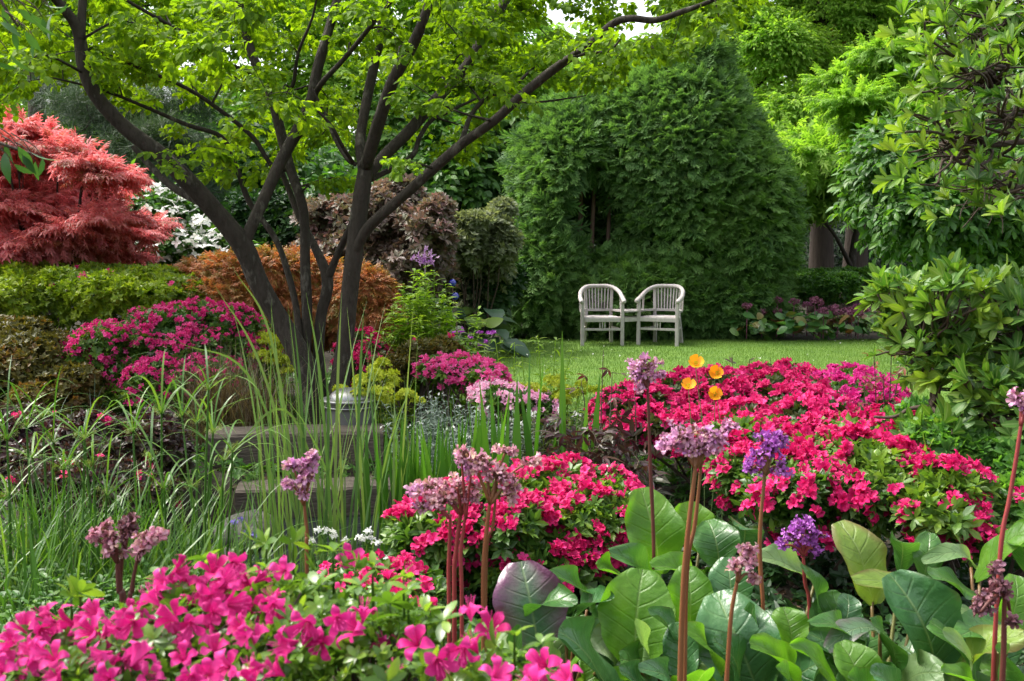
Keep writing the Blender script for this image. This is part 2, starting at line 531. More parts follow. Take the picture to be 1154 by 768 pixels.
M_PHLOX = leafmat('phlox_leaf', [(.13, .25, .02), (.2, .34, .025), (.27, .42, .035), (.36, .48, .07)], .45, .4, (1.5, 1.5, .6))
M_BURG = leafmat('burgundy_leaf', [(.05, .02, .02), (.075, .03, .028), (.06, .05, .022), (.12, .04, .03)], .3, .4, (1.5, .9, .8))
M_DKBURG = leafmat('dark_burgundy_leaf', [(.03, .014, .018), (.05, .02, .022), (.04, .045, .02), (.06, .03, .02)], .25, .35, (1.5, .9, .8))
M_MAUVE = leafmat('mauve_leaf', [(.10, .07, .06), (.16, .11, .09), (.09, .10, .05), (.22, .12, .12)], .35, .5, (1.3, 1.1, .8))
M_GREY = leafmat('grey_green_leaf', [(.10, .13, .06), (.15, .18, .09), (.2, .23, .12)], .35, .55, (1.3, 1.3, .7))
M_SILV = leafmat('silver_leaf', [(.09, .14, .09), (.13, .19, .13), (.21, .27, .21), (.34, .39, .34)], .25, .6, (1.1, 1.15, 1.0))
M_WHITE = leafmat('white_petal', [(.75, .76, .70), (.8, .8, .78), (.8, .82, .72)], .3, .5, (1, 1, 1))
M_AZLEAF = leafmat('azalea_leaf', [(.03, .08, .012), (.05, .12, .018), (.09, .18, .025), (.16, .26, .03)], .35, .4, (1.5, 1.5, .6))
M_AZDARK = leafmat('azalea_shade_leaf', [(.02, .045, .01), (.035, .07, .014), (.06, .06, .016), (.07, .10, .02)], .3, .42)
M_TWIG = noisemat('twig_bark', [(.04, .028, .02), (.09, .065, .045)], 20, .8, .3)
M_BARK = noisemat('dark_bark', [(.016, .012, .009), (.042, .034, .026), (.026, .021, .015), (.11, .10, .08)], 9, .85, 1.0, (1, 1, .4), spec=.25)
M_BARK2 = noisemat('grey_bark', [(.022, .016, .012), (.055, .042, .033), (.036, .027, .022)], 6, .9, .8, (1, 1, .15))
M_SOIL = noisemat('soil', [(.010, .008, .006), (.02, .015, .010), (.03, .024, .014), (.02, .026, .008)], 9, .95, .7)

# ------------------------------------------------------------------ ground, lawn, pond
xs = np.unique(np.concatenate([np.linspace(-90, 90, 46), np.linspace(-7, 7, 113)]))
ys = np.unique(np.concatenate([np.linspace(-6, 140, 50), np.linspace(0.5, 18, 141)]))
X, Y = np.meshgrid(xs, ys)
g = MB(); g.grid(np.stack([X, Y, gz(X, Y)], -1).transpose(1, 0, 2))
tag(g.build('ground', M_SOIL, smooth=True), kind='structure')

M_LAWN = noisemat('lawn', [(.05, .11, .014), (.085, .16, .022), (.11, .18, .03)], 2.2, .9, .3, bscale=60)
lawn_poly = lambda x, y: (y > 9.1 + 0.35 * np.sin(x * 1.1)) & (y < 16.6 + 0.12 * np.sin(x * 2.3)) & (x > -0.9 + 0.3 * np.sin(y * 1.3)) & (x < 9.5)
g = MB()
n_ = 60
t_ = np.linspace(-1.2, 9.6, n_); f_ = 9.0 + 0.35 * np.sin(t_ * 1.1); b_ = 16.7 + 0.12 * np.sin(t_ * 2.3)
k_ = np.linspace(0, 1, 30)
YY = f_[:, None] * (1 - k_) + b_[:, None] * k_
XX = np.repeat(t_[:, None], 30, 1)
g.grid(np.stack([XX, YY, np.zeros_like(XX) + 0.004], -1))
tag(g.build('lawn', M_LAWN, smooth=True), kind='structure')
M_BLADE = leafmat('lawn_blade', [(.06, .13, .015), (.10, .19, .025), (.14, .25, .035), (.20, .29, .06)], .4, .5, (1.4, 1.4, .6))
g = MB()
n_ = 150000
P = np.column_stack([rng.uniform(-1, 9.5, n_), 9 + 7.9 * rng.random(n_) ** 1.15, np.full(n_, 0.0)])
P = P[lawn_poly(P[:, 0], P[:, 1])]; n_ = len(P)
bs_ = np.clip(.5 + .3 * nz(P, 1.3, 4) + .2 * rng.normal(size=n_), 0, 1)
g.ribbons(P, rng.uniform(0, 6.28, n_), rng.uniform(.02, .055, n_), rng.uniform(.004, .008, n_), rng.uniform(0, .5, n_), rng.uniform(.2, 1.2, n_), 1, base=bs_)
tag(g.build('lawn_grass', M_BLADE), kind='stuff')
g = MB()
DAISY = blossom(6, [(0.05, 0, .2), (0.6, .1, .35), (1, .05, .2)], 0.05)
n_ = 300
P = np.column_stack([rng.uniform(-1, 9, n_), rng.uniform(9.5, 16.4, n_), np.full(n_, 0.05)])
P = P[lawn_poly(P[:, 0], P[:, 1]) & (nz(P, .9, 8) > -.3)]
g.inst(DAISY, frames(rand_dir(len(P)), UP + .3 * rand_dir(len(P)), .011), P)
tag(g.build('lawn_daisies', M_WHITE), label='scatter of tiny white daisies open across the mown lawn', kind='stuff')

m, nt, bs, out = new_mat('pond_water')
bs.inputs['Base Color'].default_value = (.012, .016, .016, 1); bs.inputs['Roughness'].default_value = .06
nz_ = nt.nodes.new('ShaderNodeTexNoise'); nz_.inputs['Scale'].default_value = 6
bp = nt.nodes.new('ShaderNodeBump'); bp.inputs['Strength'].default_value = .12; nt.links.new(nz_.outputs[0], bp.inputs['Height']); nt.links.new(bp.outputs[0], bs.inputs['Normal'])
M_WATER = m
g = MB(); a_ = np.linspace(0, 6.283, 41); r_ = np.linspace(0.01, 1.12, 8)
g.grid(np.stack([-1.15 + 1.2 * r_[:, None] * np.cos(a_), 5.15 + 1.1 * r_[:, None] * np.sin(a_), np.full((8, 41), -.15)], -1))
tag(g.build('pond_water', M_WATER), kind='structure')

# ------------------------------------------------------------------ far woods and background trees
g = MB()
n_ = 9000
az_ = rng.uniform(-1.0, 1.0, n_); dd = rng.uniform(46, 62, n_)
top = 10.5 + 2.5 * np.sin(az_ * 9) + 1.5 * np.sin(az_ * 23 + 1)
P = np.column_stack([np.tan(az_ * .95) * dd, dd, rng.uniform(0.2, 1, n_) ** .8 * top])
foN = unit(EYE - P)
d_, nn_ = orient(foN, 'layer', .7)
inst_mix(g, SPRAYS, frames(d_, nn_, rng.uniform(1.2, 2.4, n_)), P, np.clip(.5 + .35 * nz(P, .35, 3), 0, 1))
tag(g.build('distant_woods', M_FAR), label='hazy mass of woodland closing the far end of the garden', kind='stuff')

g = MB(); n_ = 15000
az_ = rng.uniform(-.75, .75, n_); dd = rng.uniform(29, 37, n_)
P = np.column_stack([np.tan(az_) * dd, dd, .1 + 5.2 * rng.random(n_) ** 1.2 * (.7 + .3 * np.sin(az_ * 31))])
inst_mix(g, SPRAYS, frames(*orient(unit(EYE - P), 'layer', .7), rng.uniform(.5, .9, n_)), P, np.clip(.5 + .35 * nz(P, .5, 3), 0, 1))
tag(g.build('undergrowth', M_DARKG), label='dark undergrowth along the foot of the far trees', kind='stuff')

def tree(label, px, d, trunk_r, lobes, n, size, mat, ts=SPRAYS, mode='layer', name='broadleaf_tree', cat='tree', bark=None, group=None, lean=0.0, rnd=.5, base_xy=None, shell=.6, forks=1, amp=.28, twigs=40, zmin=.4):
    lb = np.array(lobes)
    b = W(px, 300, d); b[2] = gz(b[0], b[1])
    if base_xy is not None: b[:2] = base_xy
    th = thing(name, label, cat, b, group)
    tr = MB()
    top = lb[np.argmax(lb[:, 2])]
    hz = top[2] * 0.85
    mid = b * .5 + np.array([b[0] + lean, b[1], b[2]]) * .5; mid[2] = hz * .45
    end = np.array([b[0] * .4 + top[0] * .6 + lean, b[1] * .4 + top[1] * .6, hz])
    trunk, rr = catmull(np.array([b - (0, 0, .1), mid, end]), np.array([trunk_r, trunk_r * .75, trunk_r * .2]), 10)
    rr = rr * (1 + .5 * np.exp(-np.arange(len(rr)) * .9))
    tr.tube(trunk, rr, 10, 1)
    for l in lb:
        for q in range(forks):
            e = l[:3] + rand_dir(1)[0] * l[3:] * .5
            i = np.argmin(np.abs(trunk[:, 2] - max(b[2] + .25 * hz, e[2] - .5 * np.hypot(*(e - b)[:2]) - .3)))
            s = trunk[i]; m_ = s * .5 + e * .5 + rand_dir(1)[0] * np.linalg.norm(e - s) * .1
            tr.tube([s, m_, e], [rr[i] * .6, rr[i] * .35, .012], 6, 5)
    for q in range(twigs):
        l = lb[q % len(lb)]
        s = l[:3] + rand_dir(1)[0] * l[3:] * .3; e = l[:3] + unit(s - l[:3] + .3 * rand_dir(1)[0]) * l[3:] * .9
        tr.tube([s, (s + e) / 2 + rand_dir(1)[0] * .1 * l[3], e], [.03 * trunk_r / .2 + .006, .015, .006], 4, 3)
    tr.build('trunk', bark or M_BARK, th, smooth=True)
    cr = MB(); lb = breakup(lb, 3, .35, .55, int(px)) if len(lb) < 14 else lb
    foliage_mix(cr, ts, lb, int(n * .42), size, mode, rnd=rnd, shell=shell, amp=amp, zmin=zmin, back=.25)
    cr.build('crown', mat, th)
    return th

FAR = 'leafy trees closing the far end of the garden'
tree('tall fresh green tree rising behind the left flank of the cypress', 590, 27, .22, [LB(545, 70, 27, 90, 70), LB(500, 140, 26, 90, 60), LB(600, 120, 26.5, 70, 50), LB(570, 190, 26, 80, 50)], 10000, .5, M_FAR, group=FAR)
tree('tall airy bright green tree behind the right shoulder of the cypress', 880, 24, .2, [LB(880, 70, 24, 80, 55, 1.0), LB(820, 20, 25, 80, 45, 1.0), LB(940, 30, 25, 70, 45, 1.0), LB(900, 160, 23, 80, 60, 1.0), LB(980, 110, 24, 80, 60, 1.0)], 19000, .36, M_FAR, SPRAY_N + SPRAYS, group=FAR)
tree('yellow green maple with drooping lowest branches before the twin trunks', 960, 21, .12, [LB(935, 196, 20, 65, 32), LB(900, 190, 21, 60, 45), LB(985, 180, 21, 60, 50), LB(905, 222, 19.6, 30, 10)], 5200, .5, M_FAR, SPRAY_PALM, 'droop', name='maple_tree', group=FAR)
tree('dark bushy tree in the gap between magnolia stems and cypress', 520, 24, .16, [LB(520, 210, 23, 70, 60), LB(560, 170, 24, 70, 50), LB(470, 170, 24, 60, 50)], 4200, .55, M_MID, SPRAY_OV, group=FAR)
tree('dusky green tree far behind the red maple', 60, 28, .2, [LB(60, 80, 28, 110, 80), LB(-40, 30, 28, 100, 90), LB(150, 20, 29, 110, 80), LB(20, 170, 27, 110, 60)], 10000, .5, M_FAR, group=FAR)
tree('light green tree standing behind the multi stemmed magnolia', 300, 26, .2, [LB(300, 60, 26, 120, 80), LB(400, 0, 27, 110, 80), LB(220, 0, 27, 100, 80), LB(400, 130, 25, 100, 70)], 12000, .48, M_FAR, group=FAR)
tree('tall pale green tree at the far end behind the arching maple', 1080, 26, .22, [LB(1060, 60, 26, 120, 90), LB(1150, 130, 26, 110, 110), LB(1130, 0, 27, 120, 80), LB(1000, 170, 27, 80, 60)], 13000, .45, M_FAR, group=FAR)
tree('dull bronze green tree high beside the pale sky gap', 990, 33, .2, [LB(985, 60, 33, 60, 50), LB(940, 30, 33, 50, 40)], 1400, .8, M_OLIVE, group=FAR)
tree('shaded green tree low behind the white flowering dogwood', 250, 20, .14, [LB(250, 190, 20, 80, 60), LB(330, 210, 20, 80, 50), LB(180, 170, 21, 70, 50), LB(380, 250, 19, 60, 40), LB(250, 250, 19, 90, 30)], 6000, .42, M_MID, SPRAY_OV, group=FAR)
# pine with long needles behind the red maple
NEEDLE = leaf([(0.5, 0.012)], 0.1, 0.3)
TUFT = whorl(NEEDLE, 22, 0.6, 1.0, 0.35, 3)
tree('dark pine with long soft needles behind the red maple', 120, 18, .13, [LB(120, 140, 18, 55, 45), LB(180, 170, 17.5, 55, 35), LB(90, 110, 18.5, 50, 30), LB(200, 130, 18, 45, 35), LB(215, 215, 17.5, 40, 40)], 3200, .30, M_PINE, [TUFT], 'rosette', name='pine_tree', bark=M_BARK2, shell=.7)
# bare trunk far left
def bare_trunk(label, px, d, r, top, lean=0, cat='tree', nl=0):
    b = W(px, 300, d); b[2] = -.1
    th = thing('broadleaf_tree', label, cat, b, 'old trunks in the background')
    m_ = MB(); m_.tube([b, b + (lean * .3, 0, top * .3), b + (lean, .2, top)], [r * 1.45, r, r * .75], 14, 8)
    e = b + (lean, .2, top)
    lim = MB()
    for i in range(7):
        a = i * 2.2; q = e + np.array([math.cos(a) * 2.2, math.sin(a) * 2.2, 1.0 + i * .3])
        lim.tube([e - (0, 0, .6), (e + q) / 2 + (0, 0, .35), q], [r * .6, r * .3, .03], 7, 5)
    m_.build('trunk', M_BARK2, th, smooth=True); lim.build('limbs', M_BARK2, th, smooth=True)
    cr = MB(); foliage_mix(cr, SPRAYS, [(*(e + (0, 0, 1.6)), 3.0, 2.6, 1.8)], 2400, .5, 'layer', shell=.7)
    cr.build('crown', M_FAR, th)
bare_trunk('grey upright trunk rising behind the red maple', 48, 24, .22, 9.5)
bare_trunk('thick grey trunk behind the clipped box, the one further from the cypress', 962, 25, .25, 9.5, .25)
bare_trunk('thick leaning trunk behind the clipped box, the one nearer the cypress', 927, 24.6, .25, 9.5, -.25)

# ------------------------------------------------------------------ the great cypress
cy_l = [LB(770, 225, 18.2, 95, 160, 1.6), LB(735, 195, 18.4, 98, 110, 1.6), LB(640, 235, 18, 66, 115, 1.3), LB(612, 320, 17.9, 56, 80, 1.2), LB(830, 270, 18, 68, 125, 1.3),
        LB(715, 345, 17.7, 120, 62, 1.2), LB(800, 345, 17.8, 100, 55, 1.2), LB(680, 135, 18.6, 42, 40, .9), LB(785, 86, 18.4, 40, 48, 1.0), LB(740, 105, 18.5, 34, 36, .8), LB(605, 195, 18.3, 28, 50, .8)]
cb = W(730, 380, 18.2); cb[2] = 0
cy = thing('cypress_tree', 'huge dense dark green cypress behind the wooden seat', 'tree', cb)
cy_l = [(l[0] + (.02 if l[0] < 2.6 else -.06), l[1], l[2], l[3] * .92, l[4], l[5]) for l in cy_l]
g = MB()
P, N, j = lobes_sample(cy_l, 27000, shell=.16, amp=.07, freq=3.2, seed=9, zmin=.05)
hole = W(668, 238, 16.9)
def in_hole(P):
    u = (P[:, 0] - hole[0] + (P[:, 1] - 16.9) * -.08) / .5; v = (P[:, 2] - hole[2]) / .72
    w_ = 1 + .35 * nz(P, 5, 2)
    return (u * u + v * v < w_) & (P[:, 1] < 18.5)
k_ = ~in_hole(P); P, N = P[k_], N[k_]
d_ = N * .75 - .25 * UP + .55 * rand_dir(len(P)) * (1, 1, .6)
flip = rng.random(len(P)) < .35; d_[flip, 2] += .8
nn_ = .6 * UP + .5 * N + .55 * rand_dir(len(P))
bs_ = np.clip(.45 + .3 * nz(P, 2.0, 6) + .17 * rng.normal(size=len(P)), 0, 1)
inst_mix(g, FRONDS, frames(d_, nn_, rng.uniform(.15, .31, len(P))), P, bs_, .35)
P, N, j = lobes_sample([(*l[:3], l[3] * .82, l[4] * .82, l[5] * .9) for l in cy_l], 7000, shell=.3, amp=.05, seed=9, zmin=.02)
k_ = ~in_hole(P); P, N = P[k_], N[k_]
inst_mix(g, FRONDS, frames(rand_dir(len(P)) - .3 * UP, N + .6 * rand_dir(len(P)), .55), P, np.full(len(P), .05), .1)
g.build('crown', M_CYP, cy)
M_CYBARK = noisemat('cypress_bark', [(.09, .05, .035), (.2, .13, .1)], 6, .9, .5, (1, 1, .2))
for px, dd, r in ((664, 17.9, .045), (682, 17.8, .04), (650, 18.1, .05), (690, 18.2, .05), (735, 18.3, .14)):
    q = W(px, 300, dd); q[2] = 0
    m_ = MB(); m_.tube([q, q + (.04, 0, 1.5), q + (.1, .05, 3.2)], [r * 1.2, r, r * .7], 7, 5); m_.build('trunk', M_CYBARK, cy, smooth=True)

# ------------------------------------------------------------------ trees on the right
tree('dense small oval leaved tree with a rounded crown', 1092, 13, .07, [LB(1040, 205, 12.6, 72, 60), LB(1130, 240, 12.4, 80, 60), LB(1060, 260, 12.2, 70, 45), LB(1010, 230, 12.6, 45, 45), LB(1170, 180, 13, 60, 80), LB(1130, 285, 12.8, 60, 30)],
     6500, .30, M_MID, SPRAY_OV, 'droop', shell=.4, twigs=24, amp=.2)
tree('arching maple with pale yellow green layered branches', 1085, 15.5, .07, [LB(990 + 42 * math.sin(i * 2.3) + 1.8 * i, 84 + 4.6 * i + 11 * math.sin(i * 1.7) - (24 if i % 3 == 0 else 0), 14.7 + .5 * math.sin(i), 26 + 8 * math.sin(i * 4.1), 8, .5) for i in range(20)],
     6000, .26, M_FAR, SPRAY_PALM, 'layer', name='maple_tree', shell=.95, twigs=16)
# dark second stems of the oval leaved tree: a neighbour sapling
tree('slim young tree with two leaning stems by the garden edge', 1138, 12.5, .05, [LB(1150, 200, 12.5, 40, 50), LB(1175, 130, 12.7, 50, 50)], 900, .3, M_MID, SPRAY_OV, 'droop', twigs=8)
# ------------------------------------------------------------------ the multi-stemmed magnolia-like tree
stems = {
 'left': ([(352, 470, 8.0), (350, 430, 8.0), (337, 398, 8.0), (316, 362, 8.0), (292, 320, 7.95), (274, 278, 7.9), (243, 239, 7.8), (211, 204, 7.7), (183, 176, 7.6), (141, 144, 7.5), (109, 109, 7.4), (95, 77, 7.35), (88, 35, 7.3), (70, 8, 7.2), (40, -25, 7.1), (0, -70, 7)], [18, 17, 16, 15, 14.5, 15.5, 14, 13.5, 12, 10.5, 10, 9.5, 8.5, 7, 6, 4]),
 'left_upright': ([(91, 45, 7.3), (93, 5, 7.35), (99, -60, 7.5), (110, -140, 7.6)], [6.5, 6, 4.5, 2]),
 'crossing': ([(276, 272, 7.9), (283, 256, 7.92), (299, 221, 8.0), (316, 183, 8.1), (337, 144, 8.2), (351, 112, 8.3), (358, 77, 8.35), (369, 39, 8.4), (380, 0, 8.5), (392, -60, 8.6)], [10, 9, 8.5, 8.8, 8.5, 8.2, 7.8, 7, 6.5, 4]),
 'upright': ([(352, 450, 8.25), (344, 405, 8.25), (346, 355, 8.3), (344, 303, 8.35), (343, 250, 8.4), (339, 225, 8.4), (327, 190, 8.5), (316, 148, 8.6), (306, 109, 8.7), (292, 81, 8.8), (278, 42, 8.9), (269, 0, 9), (258, -60, 9.1)], [11, 9, 8, 7.5, 7, 7, 7.5, 7.5, 7.5, 7, 6.5, 6, 4]),
 'thin_left': ([(350, 440, 8.1), (339, 391, 8.2), (334, 348, 8.3), (323, 303, 8.4), (309, 267, 8.5), (281, 228, 8.5), (267, 190, 8.5), (250, 155, 8.4), (211, 141, 8.3), (169, 123, 8.2), (116, 102, 8.0), (60, 88, 7.8)], [6, 5, 5, 4.8, 4.5, 4.2, 4, 3.6, 3.2, 2.8, 2.2, 1.4]),
 'thin_mid': ([(327, 192, 8.5), (306, 186, 8.45), (285, 155, 8.4), (246, 123, 8.3), (207, 98, 8.2), (141, 70, 8), (90, 50, 7.8)], [4, 3.5, 3.5, 3.2, 3, 2.5, 1.5]),
 'second_left': ([(232, 232, 7.8), (196, 212, 7.9), (172, 190, 8.0), (150, 165, 8.0)], [6, 5.5, 5, 4]),
 'twin': ([(362, 430, 8.3), (359, 395, 8.3), (362, 355, 8.35), (369, 315, 8.35), (351, 271, 8.5), (338, 246, 8.6), (322, 205, 8.7), (312, 180, 8.7)], [9, 8, 8, 8.5, 5.5, 5, 4.5, 4]),
 'twin_right': ([(369, 315, 8.35), (380, 288, 8.3), (392, 262, 8.2), (402, 240, 8.1)], [6.5, 5.5, 5, 4.5]),
 'main': ([(374, 480, 8.0), (383, 430, 8.0), (389, 385, 8.0), (394, 330, 8.0), (399, 288, 8.0), (404, 245, 8.0), (409, 211, 8.0), (413, 183, 8.05)], [19, 15, 13, 13, 13.5, 13, 12.5, 11]),
 'main_upright': ([(410, 200, 8.02), (406, 158, 8.2), (415, 105, 8.4), (426, 53, 8.6), (434, 0, 8.8), (440, -70, 9)], [8, 7.6, 7.5, 7, 6.3, 4]),
 'main_second': ([(412, 188, 8.0), (426, 141, 7.8), (443, 91, 7.6), (464, 53, 7.5), (480, 14, 7.4), (500, -60, 7.3)], [9.5, 9.5, 9, 8.5, 7.5, 5]),
 'main_third': ([(414, 200, 8.05), (433, 176, 8.2), (461, 148, 8.4), (492, 112, 8.6), (524, 77, 8.8), (545, 42, 9.0), (570, 0, 9.2), (590, -50, 9.4)], [8, 8.8, 8.8, 8.6, 8.2, 7.5, 7, 5]),
 'long_arm': ([(396, 292, 8.0), (415, 257, 7.9), (450, 225, 7.8), (489, 190, 7.7), (521, 162, 7.6), (556, 137, 7.5), (591, 105, 7.4), (626, 77, 7.35), (661, 53, 7.3), (689, 28, 7.25), (710, 21, 7.2), (738, 23, 7.2), (767, 14, 7.15), (800, 2, 7.1), (850, -20, 7)], [8, 8.2, 7.8, 7.8, 7.6, 7.2, 6.8, 6.4, 6, 5.6, 5, 4.5, 4, 3, 1.5]),
 'arm_low': ([(418, 202, 8.1), (429, 197, 8.2), (452, 185, 8.3), (466, 174, 8.35), (473, 155, 8.4), (485, 137, 8.5), (503, 127, 8.6), (540, 110, 8.8)], [5, 4.5, 4, 4, 3.6, 3.4, 2.8, 1.5]),
 'arm_fork': ([(518, 165, 7.6), (524, 148, 7.7), (531, 130, 7.8), (547, 112, 7.9), (577, 98, 8), (602, 76, 8.1)], [4.5, 4, 3.5, 3.5, 3, 1.6]),
 'arm_low_twig': ([(560, 116, 7.9), (592, 116, 8.0), (620, 114, 8.1), (660, 108, 8.2)], [2.2, 2, 1.6, .8]),
 'arm_top_twig': ([(640, 66, 7.3), (665, 60, 7.2), (687, 57, 7.1), (703, 40, 7.0)], [2.4, 2.2, 2, 1]),
 'cross_right': ([(355, 106, 8.3), (364, 92, 8.2), (381, 74, 8.1), (400, 52, 8), (416, 32, 7.9), (444, -2, 7.8)], [4.6, 4, 3.8, 3.5, 3.2, 2.5]),
 'hook': ([(402, 186, 8), (392, 180, 8.0), (378, 158, 8.1), (366, 128, 8.2), (352, 100, 8.2)], [3.6, 3.4, 3, 2.4, 1.4]),
 'hook_two': ([(398, 184, 8.0), (386, 165, 7.8), (372, 140, 7.7), (350, 118, 7.6)], [3, 2.8, 2.4, 1.2]),
 'top_left': ([(292, 84, 8.8), (262, 74, 8.6), (225, 48, 8.4), (185, 25, 8.2), (145, 2, 8), (120, -15, 7.9)], [3.4, 3.2, 3, 2.8, 2.4, 1.6]),
 'upper_hook': ([(316, 112, 8.7), (330, 96, 8.5), (336, 60, 8.4), (352, 20, 8.3), (360, -20, 8.2)], [3, 2.8, 2.4, 2, 1.2]),
}
tb = W(370, 455, 8.1); tb[2] = gz(tb[0], tb[1])
mt = thing('multi_stem_tree', 'dark multi stemmed spreading tree with one long arching limb over the beds', 'tree', tb)
bones = []
for nm, (pts, rad) in stems.items():
    p = np.array(pts); q = W(p[:, 0], p[:, 1], p[:, 2]); r = np.array(rad) * .75 * p[:, 2] / FPX
    if nm in ('left', 'upright', 'thin_left', 'twin', 'main'):
        q = np.concatenate([[[q[0, 0] * .6 + tb[0] * .4, q[0, 1], gz(q[0, 0], q[0, 1]) - .08]], q]); r = np.concatenate([[r[0] * 1.35], r])
    mb = MB(); qs, rs = catmull(q, r, 5)
    rs = rs * (1 + .05 * nz(qs, 9, 3))
    mb.tube(qs, rs, 12, 1)
    mb.build('trunk' if nm in ('left', 'upright', 'main', 'twin', 'thin_left') else 'limb', M_BARK, mt, smooth=True)
    bones.append(np.concatenate([qs, rs[:, None]], 1))
bones = np.concatenate(bones)
bones = bones[bones[:, 2] > 1.9]
xl = [-160, 0, 60, 100, 150, 200, 260, 330, 400, 450, 520, 580, 640, 720, 780, 830, 870]
yl = [150, 138, 118, 112, 125, 205, 228, 225, 222, 195, 178, 130, 100, 80, 60, 10, -20]
tw = MB(); SP_P, SP_D = [], []
tries = 0
n_cl = 0
while n_cl < 600 and tries < 9000:
    tries += 1
    px = rng.uniform(-120, 850); lo = np.interp(px, xl, yl)
    py = rng.uniform(-230, lo)
    if py < -40 and rng.random() < .72: continue
    if 600 < px < 745 and -20 < py < 45 and rng.random() < .65: continue       # the open sky
    if py > 100 and rng.random() < .5: continue
    dd = 6.6 + 1.3 * rng.random() if rng.random() < .16 else 7.9 + 2.6 * rng.random()
    c = W(px, py, dd)
    dist = np.linalg.norm((bones[:, :3] - c) * (1, 1, 1.3), axis=1) + np.where(bones[:, 2] > c[2] + .2, .6, 0)
    i = np.argmin(dist)
    if dist[i] > 1.25: continue
    n_cl += 1
    s = bones[i, :3]
    r0 = min(max(bones[i, 3] * .6, .003), .012)
    m_ = s * .5 + c * .5 + np.array([0, 0, .08]) + rand_dir(1)[0] * .12 * np.linalg.norm(c - s)
    pts, rr = catmull(np.array([s, m_, c]), np.array([r0, r0 * .6, .003]), 5)
    tw.tube(pts, rr, 4, 1)
    bones = np.concatenate([bones, np.column_stack([pts, rr])[4:]])
    out_ = unit(c - s)
    for q in range(int(rng.integers(8, 14))):
        t = rng.uniform(.55, 1.05)
        b = pts[min(int(t * (len(pts) - 1)), len(pts) - 1)] + rand_dir(1)[0] * .1 * (1, 1, .5)
        SP_P.append(b); SP_D.append(unit(out_ * (1, 1, .3) + .9 * rand_dir(1)[0] * (1, 1, .35) - (0, 0, .12)))
tw.build('twigs', M_BARK, mt)
SP_P, SP_D = np.array(SP_P), np.array(SP_D)
cr = MB()
inst_mix(cr, SPRAY_MAIN, frames(SP_D, UP + .45 * rand_dir(len(SP_P)), rng.uniform(.13, .21, len(SP_P))), SP_P, np.clip(.5 + .3 * nz(SP_P, 1.4, 3), 0, 1), .7)
cr.build('crown', M_MAIN, mt)

# ------------------------------------------------------------------ left: red maple, dogwood, orange maples
def small_tree(name, label, cat, px, d, lobes, n, size, mat, ts, mode='layer', stems_n=5, r0=.03, bark=None, group=None, **k):
    b = W(px, 330, d); b[2] = gz(b[0], b[1])
    th = thing(name, label, cat, b, group)
    st = MB(); lb = np.array(lobes)
    for i in range(stems_n):
        l = lb[i % len(lb)]
        e = l[:3] + rand_dir(1)[0] * l[3:] * .35
        bb = b + (rng.normal() * .06, rng.normal() * .06, -.05)
        mid = bb * .55 + e * .45 + rand_dir(1)[0] * .12
        pts, rr = catmull(np.array([bb, mid, e]), np.array([r0, r0 * .7, r0 * .25]), 6)
        st.tube(pts, rr, 6, 1)
        for q in range(5):
            s = pts[rng.integers(6, len(pts))]; f = l[:3] + rand_dir(1)[0] * l[3:] * .85
            st.tube([s, s * .5 + f * .5 + (0, 0, .05), f], [r0 * .35, r0 * .2, .004], 4, 4)
    st.build('trunk', bark or M_BARK, th, smooth=True)
    cr = MB(); foliage_mix(cr, ts, lb, n if mode != 'tier' else int(n * .6), size, mode, **k)
    if mode == 'tier': foliage_mix(cr, ts, lb, int(n * .4), size * .9, 'layer', **k)
    cr.build('crown', mat, th)
    return th
small_tree('japanese_maple', 'coral red japanese maple in tiered layers', 'tree', 45, 11.5,
  [LB(px, py, 11.3 + .9 * math.sin(i * 2.1), w * (.72 + .25 * math.sin(i * 3.3)), h * (.9 + .35 * math.sin(i * 1.9)), .5) for i, (px, py, w, h) in enumerate(((20, 146, 30, 7), (45, 158, 34, 7), (-5, 165, 40, 7), (75, 170, 32, 7), (25, 178, 40, 8), (100, 186, 34, 7), (-25, 190, 40, 8), (60, 195, 40, 8), (120, 200, 26, 6), (15, 206, 44, 8), (85, 212, 40, 8), (-30, 218, 40, 9), (45, 224, 44, 8), (105, 226, 34, 6), (5, 236, 40, 9), (75, 240, 44, 8), (-30, 248, 36, 9), (125, 246, 36, 5), (35, 254, 44, 8), (165, 250, 22, 4), (90, 258, 40, 7), (150, 262, 24, 4), (-5, 266, 40, 8), (60, 272, 40, 6), (115, 276, 34, 6), (130, 288, 30, 5), (10, 284, 40, 6)))],
  6500, .24, M_REDM, SPRAY_PALM, 'tier', 8, .03, shell=.95, amp=.2, under=.6, rnd=.5)
dg = small_tree('dogwood_shrub', 'white flowering dogwood with tiered branches between the red maple and the dark stems', 'shrub', 200, 14,
  [LB(175, 235, 14, 45, 12), LB(155, 255, 13.8, 45, 12), LB(205, 272, 13.8, 50, 14), LB(160, 280, 13.6, 50, 14), LB(240, 280, 14, 35, 12), LB(140, 215, 14.2, 25, 10)],
  2600, .3, M_MID, SPRAY_OV, 'tier', 5, .02, shell=.5)
g = MB(); BR4 = blossom(4, [(.05, 0, .12), (.5, .12, .34), (.85, .15, .25), (1, .08, .03)], .05)
